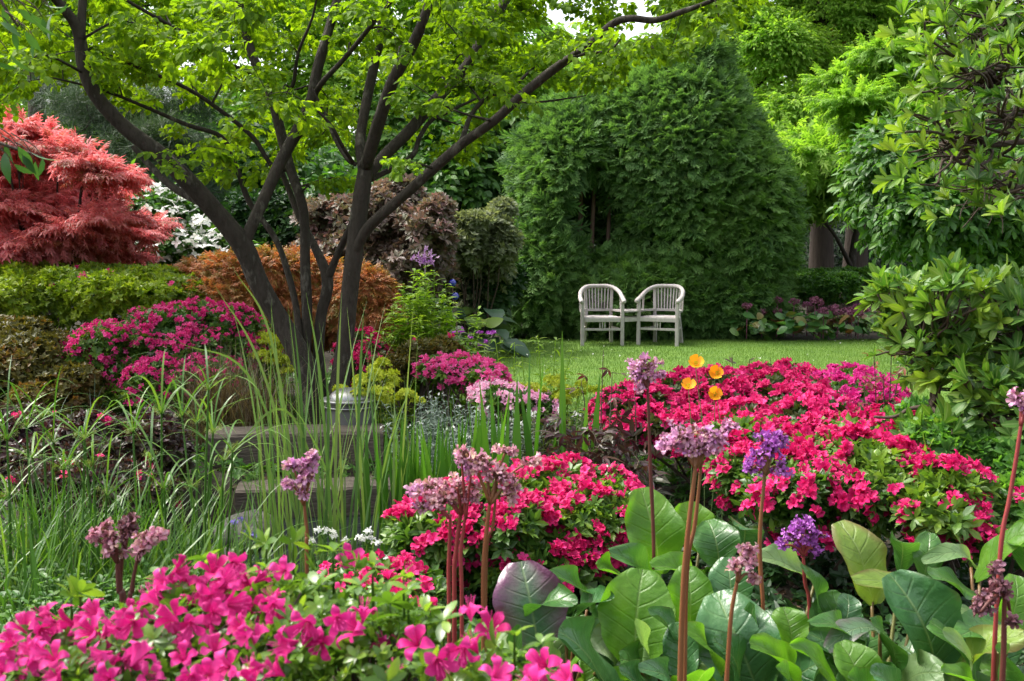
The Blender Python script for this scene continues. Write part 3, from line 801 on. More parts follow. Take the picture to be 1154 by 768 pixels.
for (px, py, dd, w, h, n_) in ((185, 214, 14, 18, 3, 22), (162, 208, 14.1, 10, 3, 10), (178, 238, 13.8, 28, 4, 50), (132, 211, 14.1, 10, 4, 16), (212, 265, 13.7, 30, 6, 70), (160, 268, 13.6, 28, 6, 60), (190, 252, 13.8, 25, 4, 40), (235, 268, 13.8, 16, 5, 30), (150, 228, 14, 18, 4, 26), (222, 275, 13.6, 22, 5, 50), (185, 285, 13.5, 30, 6, 40), (205, 225, 14, 14, 3, 18), (225, 250, 13.9, 14, 4, 20)):
    n_ = int(n_ * .95); P = W(px + w * rng.normal(size=n_) * .75, py + h * rng.normal(size=n_) * .8, dd - .35 + .2 * rng.normal(size=n_))
    g.inst(BR4, frames(rand_dir(n_), UP + .35 * rand_dir(n_) - (0, .25, 0), rng.uniform(.05, .085, n_)), P)
g.build('blossoms', M_WHITE, dg)
small_tree('laceleaf_maple', 'mounded orange laceleaf maple behind the dark tree stems', 'tree', 300, 10.6,
  [LB(290, 312, 10.4, 55, 24), LB(240, 325, 10.6, 40, 30), LB(335, 318, 10.6, 50, 26), LB(270, 345, 10.2, 60, 32), LB(340, 352, 10.4, 50, 36)], 8500, .16, M_ORNG, SPRAY_PALM, 'droop', 5, .025, shell=.35, amp=.08)
small_tree('laceleaf_maple', 'rust orange laceleaf maple close beside the phlox', 'tree', 415, 10.4,
  [LB(410, 335, 10.3, 28, 28), LB(425, 362, 10.2, 24, 26), LB(395, 355, 10.2, 24, 34)], 4200, .15, M_ORNG, SPRAY_PALM, 'droop', 4, .02, shell=.35, amp=.08)
small_tree('laceleaf_maple', 'low orange laceleaf maple under the red maple', 'tree', 15, 11.6,
  [LB(5, 285, 11.4, 40, 14), LB(60, 290, 11.4, 40, 10)], 1800, .16, M_ORNG, SPRAY_PALM, 'droop', 3, .02, shell=.4)

# ------------------------------------------------------------------ shrubs
STAZ = [(0.04, -.45, .10), (.30, -.05, .22), (.62, .22, .36), (.9, .28, .30), (1.05, .22, .06)]
AZ = [blossom(5, [STAZ[0], STAZ[2], STAZ[4]], .08, i) for i in range(2)]
AZ_MID = [blossom(5, STAZ, .08, i, 1.05) for i in range(3)]
ROS = [whorl(LF_AZ, 6, .55, 1, .25, i) for i in range(2)]
ROS_S = [whorl(LF_S, 5, .6, 1, .25, i) for i in range(2)]
def petalmat(name, cols, trans=.3, tb=(1.25, 1, 1.15), throat=None):
    return leafmat(name, cols, trans, .55, tb, .25)
M_CRIM = petalmat('crimson_petal', [(.40, .005, .075), (.52, .009, .11), (.62, .016, .15), (.70, .045, .23)])
M_MAG = petalmat('magenta_petal', [(.44, .012, .12), (.58, .022, .18), (.68, .05, .25), (.76, .12, .34)])
M_HOT = petalmat('hot_pink_petal', [(.66, .012, .17), (.76, .024, .24), (.82, .045, .30), (.84, .10, .38)], .35)
M_ROSE = petalmat('rose_petal', [(.70, .05, .25), (.78, .10, .34), (.80, .18, .42)])
M_PALEP = petalmat('pale_pink_petal', [(.74, .26, .46), (.80, .42, .58), (.82, .55, .66)])
M_PURP = petalmat('purple_petal', [(.22, .03, .30), (.34, .06, .42), (.45, .12, .50)])

def azalea(label, lobes, n_leaf, leaf_s, leafm, n_fl, fl_s, petal, templ=AZ, thr=-.3, seed=1, name='azalea_shrub', cat='azalea', group=None, shell=.3, amp=.12, freq=3, nst=16, upw=0, ros=ROS, trusses=True, patch=4.5, base=None, bk=4):
    lb = np.array(lobes); b = base_of(lb) if base is None else base
    lb = breakup(lb, bk, seed=seed)
    th = thing(name, label, cat, b, group)
    st = MB(); stems_for(st, b, lb, nst, .012); st.build('stems', M_TWIG, th)
    fo = MB(); foliage_mix(fo, ros, lb, n_leaf, leaf_s, 'rosette', shell=shell, amp=amp, freq=freq, seed=seed)
    fo.build('foliage', leafm, th)
    if n_fl:
        P, N, j = lobes_sample(lb, int(n_fl * 2.6), shell=.05, amp=amp, freq=freq, seed=seed, zmin=.08, under=.25, back=.15)
        k = (nz(P, patch / lb[:, 3].mean(), seed + 3) + .25 * rng.normal(size=len(P)) + upw * (N[:, 2] - .5) > thr)
        P, N = P[k][:n_fl], N[k][:n_fl]
        P = P + N * leaf_s * .55
        if trusses:
            P = np.repeat(P, 3, 0); N = np.repeat(N, 3, 0)
            o = rand_dir(len(P)) * fl_s * .85
            P = P + o * .8; N = N + o / fl_s * .5
        fl = MB(); d_, nn_ = orient(N, 'rosette', .45)
        inst_mix(fl, templ, frames(d_, nn_ - (0, .25, 0), fl_s * .8 * rng.uniform(.75, 1.2, len(P))), P, np.clip(.5 + .2 * nz(P, 6, 2) + .22 * rng.normal(size=len(P)), 0, 1), .3)
        fl.build('blossoms', petal, th)
    return th

azalea('wide lime green azalea mound with a few magenta flowers below the red maple', [LB(60, 335, 10.2, 90, 36, .8), LB(150, 345, 10, 90, 38, .8), LB(215, 345, 10.3, 50, 34, .6), LB(-20, 340, 10.2, 60, 34, .6), LB(110, 322, 10.4, 60, 20, .6)], 8500, .06, M_LIME, 14, .035, M_MAG, thr=.2, upw=.3, ros=ROS_S, amp=.2, freq=6, bk=9)
azalea('magenta azalea mound in front of the lime green mound', [LB(200, 395, 8.6, 85, 38, .7), LB(240, 370, 9.0, 60, 28, .5), LB(130, 415, 8.4, 60, 40, .6), LB(265, 410, 8.8, 50, 34, .5), LB(200, 440, 8.2, 80, 36, .5), LB(110, 450, 8.2, 45, 30, .4)], 4600, .06, M_AZLEAF, 1000, .029, M_MAG, thr=-.15, seed=4, upw=.5, amp=.2, freq=5)
azalea('brownish olive leaved shrub beside the magenta azalea', [LB(30, 420, 8.0, 55, 48, .5), LB(70, 450, 7.8, 50, 40, .4), LB(-20, 440, 7.8, 40, 60, .4), LB(20, 385, 8.3, 45, 24, .4)], 4200, .055, M_OLIVE, 0, .03, None, name='berberis_shrub', cat='shrub', ros=ROS_S, shell=.45, seed=8)
azalea('dark purple leaved shrub with sparse pink flowers behind the sedges', [LB(110, 520, 6.0, 70, 50, .4), LB(60, 530, 6.0, 60, 45, .4), LB(170, 520, 6.1, 50, 50, .4), LB(20, 505, 6.3, 50, 40, .4), LB(110, 560, 5.6, 90, 40, .4)], 4600, .05, M_DKBURG, 26, .026, M_CRIM, thr=.1, name='purple_leaf_shrub', cat='shrub', seed=15, ros=ROS_S, shell=.4)
azalea('small crimson azalea close behind the main dark trunk', [LB(405, 395, 9.4, 22, 18, .3), LB(420, 410, 9.2, 22, 20, .3), LB(398, 410, 9.3, 18, 22, .3)], 700, .06, M_AZDARK, 160, .035, M_CRIM, thr=-.6, seed=5)
azalea('bright rose azalea between euphorbia and the lilies', [LB(515, 420, 8.0, 28, 17, .3), LB(545, 430, 7.8, 26, 18, .3), LB(490, 418, 8.1, 20, 14, .25), LB(560, 445, 7.7, 16, 12, .2)], 800, .055, M_AZLEAF, 230, .032, M_ROSE, thr=-.7, seed=6, amp=.08)
azalea('pale pink azalea just below the bright rose azalea', [LB(555, 450, 7.2, 26, 13, .25), LB(580, 452, 7.2, 24, 12, .25), LB(612, 460, 7.2, 14, 10, .2)], 500, .05, M_AZLEAF, 110, .034, M_PALEP, thr=-.5, seed=7, amp=.08)
azalea('low reddish brown twiggy shrub under the bright phlox', [LB(475, 410, 8.8, 34, 24, .3), LB(445, 420, 8.8, 24, 22, .3), LB(500, 400, 8.9, 22, 22, .3)], 1500, .05, M_OLIVE, 12, .03, M_CRIM, thr=.3, name='berberis_shrub', cat='shrub', ros=ROS_S, seed=21, shell=.5)
azalea('mauve brown leaved shrub behind the dark trunks', [LB(430, 260, 14, 60, 40, .9), LB(480, 270, 13.6, 35, 40, .8), LB(390, 250, 14.4, 50, 30, .8), LB(450, 310, 13.6, 60, 36, .8), LB(455, 225, 14.3, 30, 18, .5), LB(370, 290, 14, 50, 36, .7)], 6500, .11, M_MAUVE, 0, .03, None, name='smoke_bush', cat='shrub', ros=ROS, seed=24, shell=.65, amp=.35, freq=5, bk=6)
azalea('soft grey green shrub at the left flank of the cypress', [LB(540, 258, 15, 36, 20, .6), LB(520, 280, 14.8, 30, 30, .6), LB(560, 285, 15, 26, 34, .5), LB(545, 305, 15.4, 34, 24, .5), LB(500, 262, 14.9, 14, 16, .3), LB(565, 240, 15.2, 16, 12, .3), LB(530, 345, 15.4, 26, 26, .4)], 4600, .10, M_GREY, 0, .03, None, name='olive_willow_shrub', cat='shrub', ros=ROS_S, seed=25, shell=.65, amp=.35, freq=5, bk=6)
azalea('dark evergreen shrub filling the shade beneath the dogwood', [LB(280, 265, 16.5, 60, 40, .7), LB(210, 275, 16.5, 60, 30, .7), LB(330, 270, 16, 50, 46, .7), LB(130, 285, 16.5, 60, 26, .7)], 3600, .14, M_DARKG, 0, .03, None, name='evergreen_shrub', cat='shrub', seed=26, shell=.4)
azalea('dark evergreen shrub filling the gap beside the grey trunk', [LB(40, 250, 15, 70, 45, .8), LB(-30, 280, 14.6, 60, 30, .8)], 1600, .16, M_OLIVE, 0, .03, None, name='evergreen_shrub', cat='shrub', seed=27, shell=.4)
# clipped box and hedges at the back
azalea('clipped rounded box bush in front of the twin trunks', [LB(938, 325, 17.8, 30, 19, .5), LB(920, 330, 17.8, 22, 16, .4)], 1600, .075, M_MID, 0, 0, None, name='box_bush', cat='shrub', ros=ROS_S, shell=.2, amp=.05)
azalea('long low clipped hedge behind the rounded box bush', [LB(910, 318, 20, 45, 14, .5), LB(965, 316, 20, 45, 14, .5), LB(1020, 318, 20, 45, 16, .5), LB(1075, 320, 20, 45, 18, .5), LB(1130, 320, 20, 45, 18, .5)], 2600, .1, M_MID, 0, 0, None, name='clipped_hedge', cat='hedge', ros=ROS_S, shell=.2, amp=.05)
azalea('dark laurel shrub in deep shade behind the phlox', [LB(535, 340, 15.6, 36, 36, .5), LB(510, 330, 15.8, 30, 40, .5), LB(560, 320, 16, 24, 30, .5)], 1300, .2, M_DARKG, 0, 0, None, name='laurel_shrub', cat='shrub', seed=31)

# big crimson azaleas right of centre
CR = 'crimson azaleas in the middle bed'
azalea('broad crimson azalea spreading along the lawn edge', [LB(800, 455, 6.6, 70, 30, .6), LB(870, 450, 6.8, 75, 27, .6), LB(725, 475, 6.2, 52, 30, .5), LB(900, 478, 6.0, 70, 34, .5), LB(820, 495, 5.8, 70, 34, .5)], 3400, .06, M_AZDARK, 1150, .033, M_CRIM, AZ_MID, thr=-.02, seed=9, amp=.2, freq=6, bk=7, group=CR)
azalea('purplish crimson azalea at the lawn end of the crimson drift', [LB(960, 445, 6.7, 50, 22, .5), LB(940, 465, 6.4, 44, 24, .4), LB(985, 460, 6.5, 36, 18, .4)], 1200, .06, M_AZLEAF, 330, .034, leafmat('cerise_petal', [(.45, .01, .16), (.58, .02, .22), (.66, .05, .28)], .3, .55, (1.2, 1, 1.1), .25), AZ_MID, thr=-.35, seed=10, amp=.13, group=CR)
azalea('large flowered crimson azalea directly behind the bergenia leaves', [LB(960, 545, 4.2, 85, 46, .4), LB(1040, 560, 4.0, 70, 42, .35), LB(890, 555, 4.2, 65, 44, .35), LB(850, 520, 4.6, 55, 36, .35), LB(985, 505, 4.8, 70, 28, .4), LB(1090, 590, 3.9, 36, 34, .3)], 2600, .062, M_AZLEAF, 520, .033, M_CRIM, AZ_MID, thr=.05, seed=12, amp=.2, freq=5, group=CR)
azalea('crimson azalea mound between the pond reeds and the bergenia', [LB(640, 575, 4.3, 75, 48, .4), LB(560, 585, 4.1, 60, 44, .35), LB(500, 605, 4.0, 52, 40, .3), LB(680, 590, 4.2, 46, 46, .3), LB(600, 630, 4.0, 90, 40, .3)], 2900, .058, M_AZLEAF, 400, .032, M_CRIM, AZ_MID, thr=.05, seed=13, amp=.2, freq=5, group=CR)
azalea('low crimson azalea showing just above the foreground pink blooms', [LB(430, 665, 3.2, 40, 18, .2), LB(395, 672, 3.1, 30, 16, .2), LB(470, 672, 3.2, 30, 16, .2)], 420, .05, M_AZLEAF, 46, .03, M_CRIM, AZ_MID, thr=-.4, seed=14, group=CR)
azalea('leafy out of bloom azalea at the foot of the rhododendron', [LB(1085, 515, 4.3, 60, 34, .3), LB(1140, 530, 4.2, 40, 44, .3), LB(1050, 490, 4.8, 50, 26, .35), LB(1130, 575, 4.0, 45, 44, .3)], 2600, .06, M_OVAL, 14, .03, M_CRIM, AZ_MID, thr=.3, seed=16)

# dark burgundy tree peonies
def peony(label, spots, leafm=M_DKBURG, n=26, size=.11, seed=0):
    P0 = [W(*s) for s in spots]
    b = np.mean(P0, 0); b[2] = gz(b[0], b[1])
    th = thing('peony_plant', label, 'peony', b, 'dark leaved peonies')
    st = MB(); fo = MB()
    TRI = join([(leaf([(.3, .13), (.6, .13)], .2, .3), Rz(a) * s_, (0, .1, 0)) for a, s_ in ((-1.0, .8), (0, 1), (1.0, .8))])
    for e in P0:
        bb = b + (e - b) * (.5, .5, 0) + (rng.normal() * .05, rng.normal() * .05, -.03)
        pts, rr = catmull(np.array([bb, bb * .5 + e * .5 + rand_dir(1)[0] * .04, e]), np.array([.006, .005, .002]), 5)
        st.tube(pts, rr, 5, 1)
        k = rng.integers(max(1, len(pts) // 3), len(pts), n)
        Q = pts[k] + rand_dir(n) * size * .8 * (1, 1, .7)
        for q, s in zip(Q[::2], pts[k][::2]): st.tube([s, q], [.002, .0012], 3, 1)
        fo.inst(TRI, frames(rand_dir(n) - .3 * UP, UP + .6 * rand_dir(n), size * rng.uniform(.6, 1.2, n)), Q)
    st.build('stems', M_TWIG, th); fo.build('foliage', leafm, th)
peony('tall dark burgundy peony stems standing against the lawn below the chairs', [(680, 395, 5.6), (690, 420, 5.5), (655, 430, 5.7), (715, 432, 5.6)], M_BURG, 9, .07)
peony('dusky peony clump below the silver plant, leaves nearly black', [(640, 500, 5.0), (670, 490, 5.0), (700, 500, 4.9), (610, 510, 5.0), (720, 520, 4.8), (660, 520, 4.8), (690, 480, 5.2), (630, 470, 5.3)], M_DKBURG, 60, .10)
peony('rusty leaved peony silhouetted on the lawn next to the rhododendron', [(985, 395, 6.0), (1005, 390, 6.1), (1020, 385, 6.0), (995, 420, 5.8), (1030, 415, 5.9), (975, 430, 5.8)], leafmat('rusty_leaf', [(.10, .03, .02), (.2, .06, .03), (.28, .09, .05), (.08, .05, .02)], .35, .45, (1.5, 1, .8)), 15, .06)
peony('thin brown peony shoots rising from the crimson azalea', [(825, 400, 6.9), (845, 405, 6.9), (868, 403, 7.0), (900, 418, 6.8)], M_BURG, 7, .07)

# silver plant, euphorbias, lilies, phlox
def perennial(name, label, cat, spots, nst, h, leaf_t, leaf_s, per, mat, spread, lean=.15, up=.5, head=None, group=None, stemr=.004, topbare=0.0):
    """leafy upright stems: spots = (px, py of the top, d)"""
    tops = np.array([W(*s) for s in spots]); b = tops.mean(0); b[2] = gz(b[0], b[1])
    th = thing(name, label, cat, b, group)
    st, fo, tips = MB(), MB(), []
    for i in range(nst):
        e = tops[i % len(tops)] + np.array([rng.normal() * spread, rng.normal() * spread, -abs(rng.normal()) * h * .12])
        if i < len(tops): e = tops[i]
        bb = e + (rng.normal() * lean * .6 - (e - b)[0] * .3, rng.normal() * lean * .6 - (e - b)[1] * .3, 0); bb[2] = max(gz(bb[0], bb[1]), e[2] - h * 1.3)
        pts, rr = catmull(np.array([bb, bb * .5 + e * .5 + rand_dir(1)[0] * .03, e]), np.array([stemr, stemr * .8, stemr * .5]), 6)
        st.tube(pts, rr, 5, 1)
        t = np.sort(rng.random(per)) ** .8 * (1 - topbare); k = t * (len(pts) - 1); k0 = np.minimum(k.astype(int), len(pts) - 2)
        Q = pts[k0] + (pts[k0 + 1] - pts[k0]) * (k - k0)[:, None]
        a = np.arange(per) * 2.4 + rng.random(per)
        d_ = np.column_stack([np.cos(a), np.sin(a), up + .25 * rng.normal(size=per)])
        fo.inst(leaf_t, frames(d_, UP + .3 * rand_dir(per), leaf_s * (1.15 - .45 * t) * rng.uniform(.8, 1.2, per)), Q)
        tips.append(e)
    st.build('stems', mat, th); fo.build('foliage', mat, th)
    tips = np.array(tips)
    if head: head(th, tips)
    return th
def heads(t, m, n, r, s, name='flowers', frac=1.0, flat=.6):
    def f(th, tips):
        q = MB(); tp = tips[rng.random(len(tips)) < frac]
        P = np.repeat(tp, n, 0); o = rand_dir(len(P)) * (1, 1, flat); o[:, 2] = np.abs(o[:, 2]) * 1.2 - .2
        P = P + o * r * rng.random(len(P))[:, None] ** .4
        q.inst(t, frames(rand_dir(len(P)), o + .5 * UP, s * rng.uniform(.7, 1.2, len(P))), P)
        q.build(name, m, th)
    return f
FL5 = blossom(5, [(.05, -.2, .1), (.55, .1, .32), (1, .12, .12)], .08, 3)
perennial('phlox_plant', 'tall bright green leafy phlox topped by one lilac flower', 'phlox', [(478, 298, 9.55), (470, 306, 9.5), (489, 308, 9.5), (455, 325, 9.5), (500, 330, 9.5), (440, 345, 9.4), (470, 330, 9.3), (505, 355, 9.3), (450, 360, 9.3), (490, 350, 9.2), (520, 385, 9.2)], 75, 1.0, leaf([(.25, .13), (.6, .14)], .3, .4), .15, 38, M_PHLOX, .13, .2, .45)
g = MB(); P = W(480 + 14 * rng.normal(size=26) * .5, 291 + 5 * rng.normal(size=26), np.full(26, 9.55))
g.inst(FL5, frames(rand_dir(26), rand_dir(26) - (0, .8, 0), .03), P)
ph = [o for o in scene.objects if o.name.startswith('phlox_plant')][0]
g.tube([W(479, 308, 9.6), W(480, 290, 9.6)], [.004, .003], 5, 1)
g.build('flower_head', leafmat('lilac_petal', [(.45, .2, .55), (.6, .32, .66), (.7, .45, .72)], .3, .5, (1, 1, 1)), ph)
perennial('lily_plant', 'row of upright unopened lilies with whorled leaves at the lawn edge', 'lily', [(558, 382, 8.8), (580, 386, 8.7), (606, 378, 8.6), (626, 380, 8.6), (588, 402, 8.4), (645, 395, 8.8)], 6, .7, LF_LANCE, .12, 34, M_PHLOX, .02, .06, .35, stemr=.006)
perennial('lily_plant', 'shorter leafy lilies with whitish leaves below the lily row', 'lily', [(600, 428, 8.0), (640, 425, 8.2), (570, 405, 8.5), (620, 410, 8.2), (660, 430, 8.3), (540, 396, 8.8)], 22, .5, LF_LANCE, .11, 16, M_PHLOX, .08, .1, .4)
M_EUPH = leafmat('euphorbia_bract', [(.30, .38, .015), (.40, .47, .02), (.50, .54, .04)], .35, .5, (1.2, 1.2, .6))
BR2 = whorl(LF_S, 5, .35, 1, .1, 5)
for lbl, sp_ in (('acid yellow euphorbia beside the steel lamp', [(430, 408, 7.4), (412, 425, 7.2), (445, 430, 7.3), (425, 440, 7.1), (460, 445, 7.2), (402, 440, 7.2)]),
                 ('acid yellow euphorbia in front of the lilies', [(620, 428, 7.4), (600, 436, 7.3), (640, 440, 7.3), (585, 440, 7.4), (655, 434, 7.5), (630, 448, 7.2), (575, 436, 7.4)]),
                 ('small yellow euphorbia at the foot of the magenta azalea', [(302, 378, 8.6), (310, 398, 8.4), (292, 395, 8.5), (320, 405, 8.4)])):
    perennial('euphorbia_plant', lbl, 'euphorbia', sp_, 26, .45, LF_LANCE, .07, 14, M_LIME, .07, .1, .3, heads(BR2, M_EUPH, 30, .055, .028), group='acid yellow euphorbias')
perennial('silver_plant', 'fine silvery grey plant dotted with small white flowers behind the iris', 'silver plant', [(480, 450, 6.6), (510, 445, 6.7), (530, 455, 6.5), (550, 470, 6.4), (490, 475, 6.3), (520, 485, 6.2), (560, 480, 6.3), (580, 478, 6.5), (470, 470, 6.4), (540, 500, 6.0)], 170, .45, LF_SN, .06, 22, M_SILV, .13, .1, .6, heads(FL5, M_WHITE, 5, .035, .010, frac=.14), stemr=.003)
perennial('silver_plant', 'pale fluffy flowered plant between the dark peonies and azaleas', 'silver plant', [(690, 450, 6.4), (720, 445, 6.6), (660, 460, 6.3), (700, 465, 6.2), (600, 470, 6.5), (630, 465, 6.4)], 60, .4, LF_SN, .06, 18, M_GREY, .1, .1, .6, heads(FL5, M_WHITE, 7, .04, .010, frac=.35), stemr=.003)
perennial('campion_plant', 'sprays of magenta campion beyond the bright phlox', 'flowering plant', [(520, 372, 10.4), (540, 375, 10.6), (530, 380, 10.2), (500, 385, 9.8), (512, 405, 8.6)], 16, .4, LF_SN, .06, 10, M_GREY, .1, .1, .6, heads(FL5, M_PURP, 6, .04, .02))

# yellow poppies
M_POPPY = leafmat('poppy_petal', [(.80, .30, .01), (.84, .38, .015), (.86, .46, .02)], .35, .45, (1.1, 1, .7))
POP = blossom(4, [(.05, 0, .12), (.45, .22, .5), (.85, .55, .66), (1.0, .85, .45)], .06, 2)
M_PSTEM = leafmat('poppy_stem', [(.10, .16, .05), (.14, .2, .07)], .2, .6)
for (px, py, s_, n_, lb_) in ((784, 411, .039, (0, -.75, .6), 'open yellow poppy standing highest of the four'), (776, 437, .038, (-.1, -.6, .7), 'yellow poppy leftmost of the four above the crimson azalea'), (806, 422, .037, (.5, -.7, .5), 'yellow poppy half turned away next to the highest one'), (805, 445, .036, (0, -.9, .35), 'yellow poppy standing lowest of the four against crimson flowers')):
    q = W(px, py, 5.0); b = q + (rng.normal() * .04, .05, 0); b[2] = gz(b[0], b[1])
    th = thing('poppy_flower', lb_, 'poppy', b, 'yellow poppies over the crimson azaleas')
    n_ = np.array(n_); m_ = MB(); m_.tube([b, b * .5 + q * .5 + (.02, 0, .05), q - n_ * .01], [.003, .0025, .002], 5, 5); m_.build('stem', M_PSTEM, th)
    m_ = MB(); m_.inst(POP, frames(np.array([[1., .1, .2]]), n_[None], s_), q[None]); m_.build('petals', M_POPPY, th, smooth=True, subsurf=1)
    m_ = MB(); P = q + n_ * .012 + rand_dir(40) * .009; m_.inst(LF_S, frames(n_ + .5 * rand_dir(40), rand_dir(40), .008), P); m_.build('stamens', M_EUPH, th)

# ------------------------------------------------------------------ far bergenia bed, hosta, glass balls
HEADT = blossom(5, [(.05, -.5, .12), (.5, .1, .34), (1, .3, .14)], .1, 3)
M_BHEAD = leafmat('faded_head', [(.14, .04, .07), (.22, .07, .12), (.3, .1, .2), (.12, .05, .04)], .25, .5, (1.3, 1, 1.2))
LF_BERG = leaf([(.12, .14), (.35, .33), (.65, .4), (.88, .27)], .15, .25)
M_FBERG = leafmat('far_bergenia_leaf', [(.03, .10, .02), (.05, .14, .03), (.09, .20, .05), (.13, .2, .05), (.18, .06, .04)], .3, .35, (1.5, 1.5, .6))
def far_bergenia(px, d, w, nfl, lbl):
    b = W(px, 380, d); b[2] = 0
    th = thing('bergenia_plant', lbl, 'bergenia', b, 'bergenias along the far lawn edge')
    n = 70; P = b + np.column_stack([rng.normal(size=n) * w, rng.normal(size=n) * .25, .08 + .32 * rng.random(n)])
    f = MB(); a = rng.uniform(0, 6.28, n); d_ = np.column_stack([np.cos(a), np.sin(a), .6 + .4 * rng.normal(size=n)])
    f.inst(LF_BERG, frames(d_, UP + .6 * rand_dir(n) - (0, .5, 0), rng.uniform(.13, .24, n)), P); f.build('foliage', M_FBERG, th, smooth=True)
    for i in range(nfl):
        e = b + (rng.normal() * w, rng.normal() * .2, .45 + .25 * rng.random())
        m_ = MB(); m_.tube([(e[0], e[1], .05), e], [.008, .006], 5, 1)
        n = 30; P = e + rand_dir(n) * (.075, .075, .045)
        m_.inst(HEADT, frames(rand_dir(n), rand_dir(n) + UP, .028), P); m_.build('flower_stalk', M_BHEAD, th)
for px, d, w, nf, lb_ in ((850, 16.6, .16, 1, 'bergenia at the cypress end of the far bed'), (878, 16.7, .2, 4, 'far bergenia with dusky pink heads beside the cypress end one'), (910, 16.7, .22, 5, 'far bergenia with dark heads below the rounded box bush'), (942, 16.8, .22, 6, 'far bergenia with the thickest cluster of purple heads'), (975, 16.7, .22, 4, 'far bergenia next to the rhododendron leaves'), (1010, 16.8, .22, 2, 'far bergenia half hidden behind the rhododendron leaves'), (1050, 16.8, .25, 1, 'far bergenia at the shaded end behind the rhododendron')):
    far_bergenia(px, d, w, nf, lb_)
hb = W(545, 370, 14.2); hb[2] = gz(hb[0], hb[1])
ho = thing('hosta_plant', 'large blue green hosta in shade beside the glass balls', 'hosta', hb)
LF_HOSTA = leaf([(.08, .2), (.3, .38), (.6, .36), (.85, .18)], .18, .45)
n = 26; a = rng.uniform(0, 6.28, n)
P = hb + np.column_stack([np.cos(a) * .3, np.sin(a) * .3, rng.uniform(.15, .75, n)])
f = MB(); f.inst(LF_HOSTA, frames(np.column_stack([np.cos(a), np.sin(a), .15 * rng.normal(size=n)]), UP + .25 * rand_dir(n) - (0, .3, 0), rng.uniform(.3, .48, n)), P)
f.build('foliage', leafmat('hosta_leaf', [(.03, .07, .035), (.05, .10, .05), (.09, .14, .08)], .2, .4), ho, smooth=True)
f = MB(); n = 9; a = rng.uniform(0, 6.28, n); P = W(545, 364, 13.2) + np.column_stack([.05 * np.cos(a), .05 * np.sin(a), 0 * a])
bb = P.mean(0); bb[2] = gz(bb[0], bb[1])
hs = thing('hosta_plant', 'small bright lime hosta in front of the blue green one', 'hosta', bb)
f.inst(LF_HOSTA, frames(np.column_stack([np.cos(a), np.sin(a), .9 + 0 * a]), UP + 0 * P - (0, .9, 0), .24), P - (0, 0, .06)); f.build('foliage', M_LIME, hs, smooth=True)
m, nt, bs, out = new_mat('blue_glass'); bs.inputs['Base Color'].default_value = (.005, .012, .30, 1); bs.inputs['Roughness'].default_value = .05; bs.inputs['Coat Weight'].default_value = 1
def sphere_mb(c, r, n=20, m_=12, mb=None, zmin=-1):
    mb = mb or MB(); th_ = np.linspace(math.acos(zmin), 0.001, m_); a_ = np.linspace(0, 6.2832, n + 1)
    V = np.stack([c[0] + r * np.sin(th_)[:, None] * np.cos(a_), c[1] + r * np.sin(th_)[:, None] * np.sin(a_), c[2] + r * np.cos(th_)[:, None] + 0 * a_], -1)
    return mb.grid(V[:, ::1])
M_ROD = noisemat('rusty_rod', [(.12, .08, .06), (.2, .14, .1)], 10, .7, .1)
for px, py, lb_ in ((510, 319, 'cobalt blue glass ball on a rod, upper of the two'), (513, 334, 'cobalt blue glass ball on a rod, lower of the two')):
    q = W(px, py, 13.0); b = q + (.05, .05, 0); b[2] = gz(b[0], b[1])
    th = thing('glass_ball', lb_, 'glass ball', b, 'blue glass garden balls')
    sphere_mb(q, .05).build('ball', m, th, smooth=True)
    r_ = MB(); r_.tube([b - (0, 0, .1), q - (0, 0, .045)], [.006, .006], 6, 1); r_.build('rod', M_ROD, th)
# bamboo canes leaning in the shade
for i, (a_, b_) in enumerate((((528, 300), (512, 330)), ((540, 305), (514, 355)))):
    pass
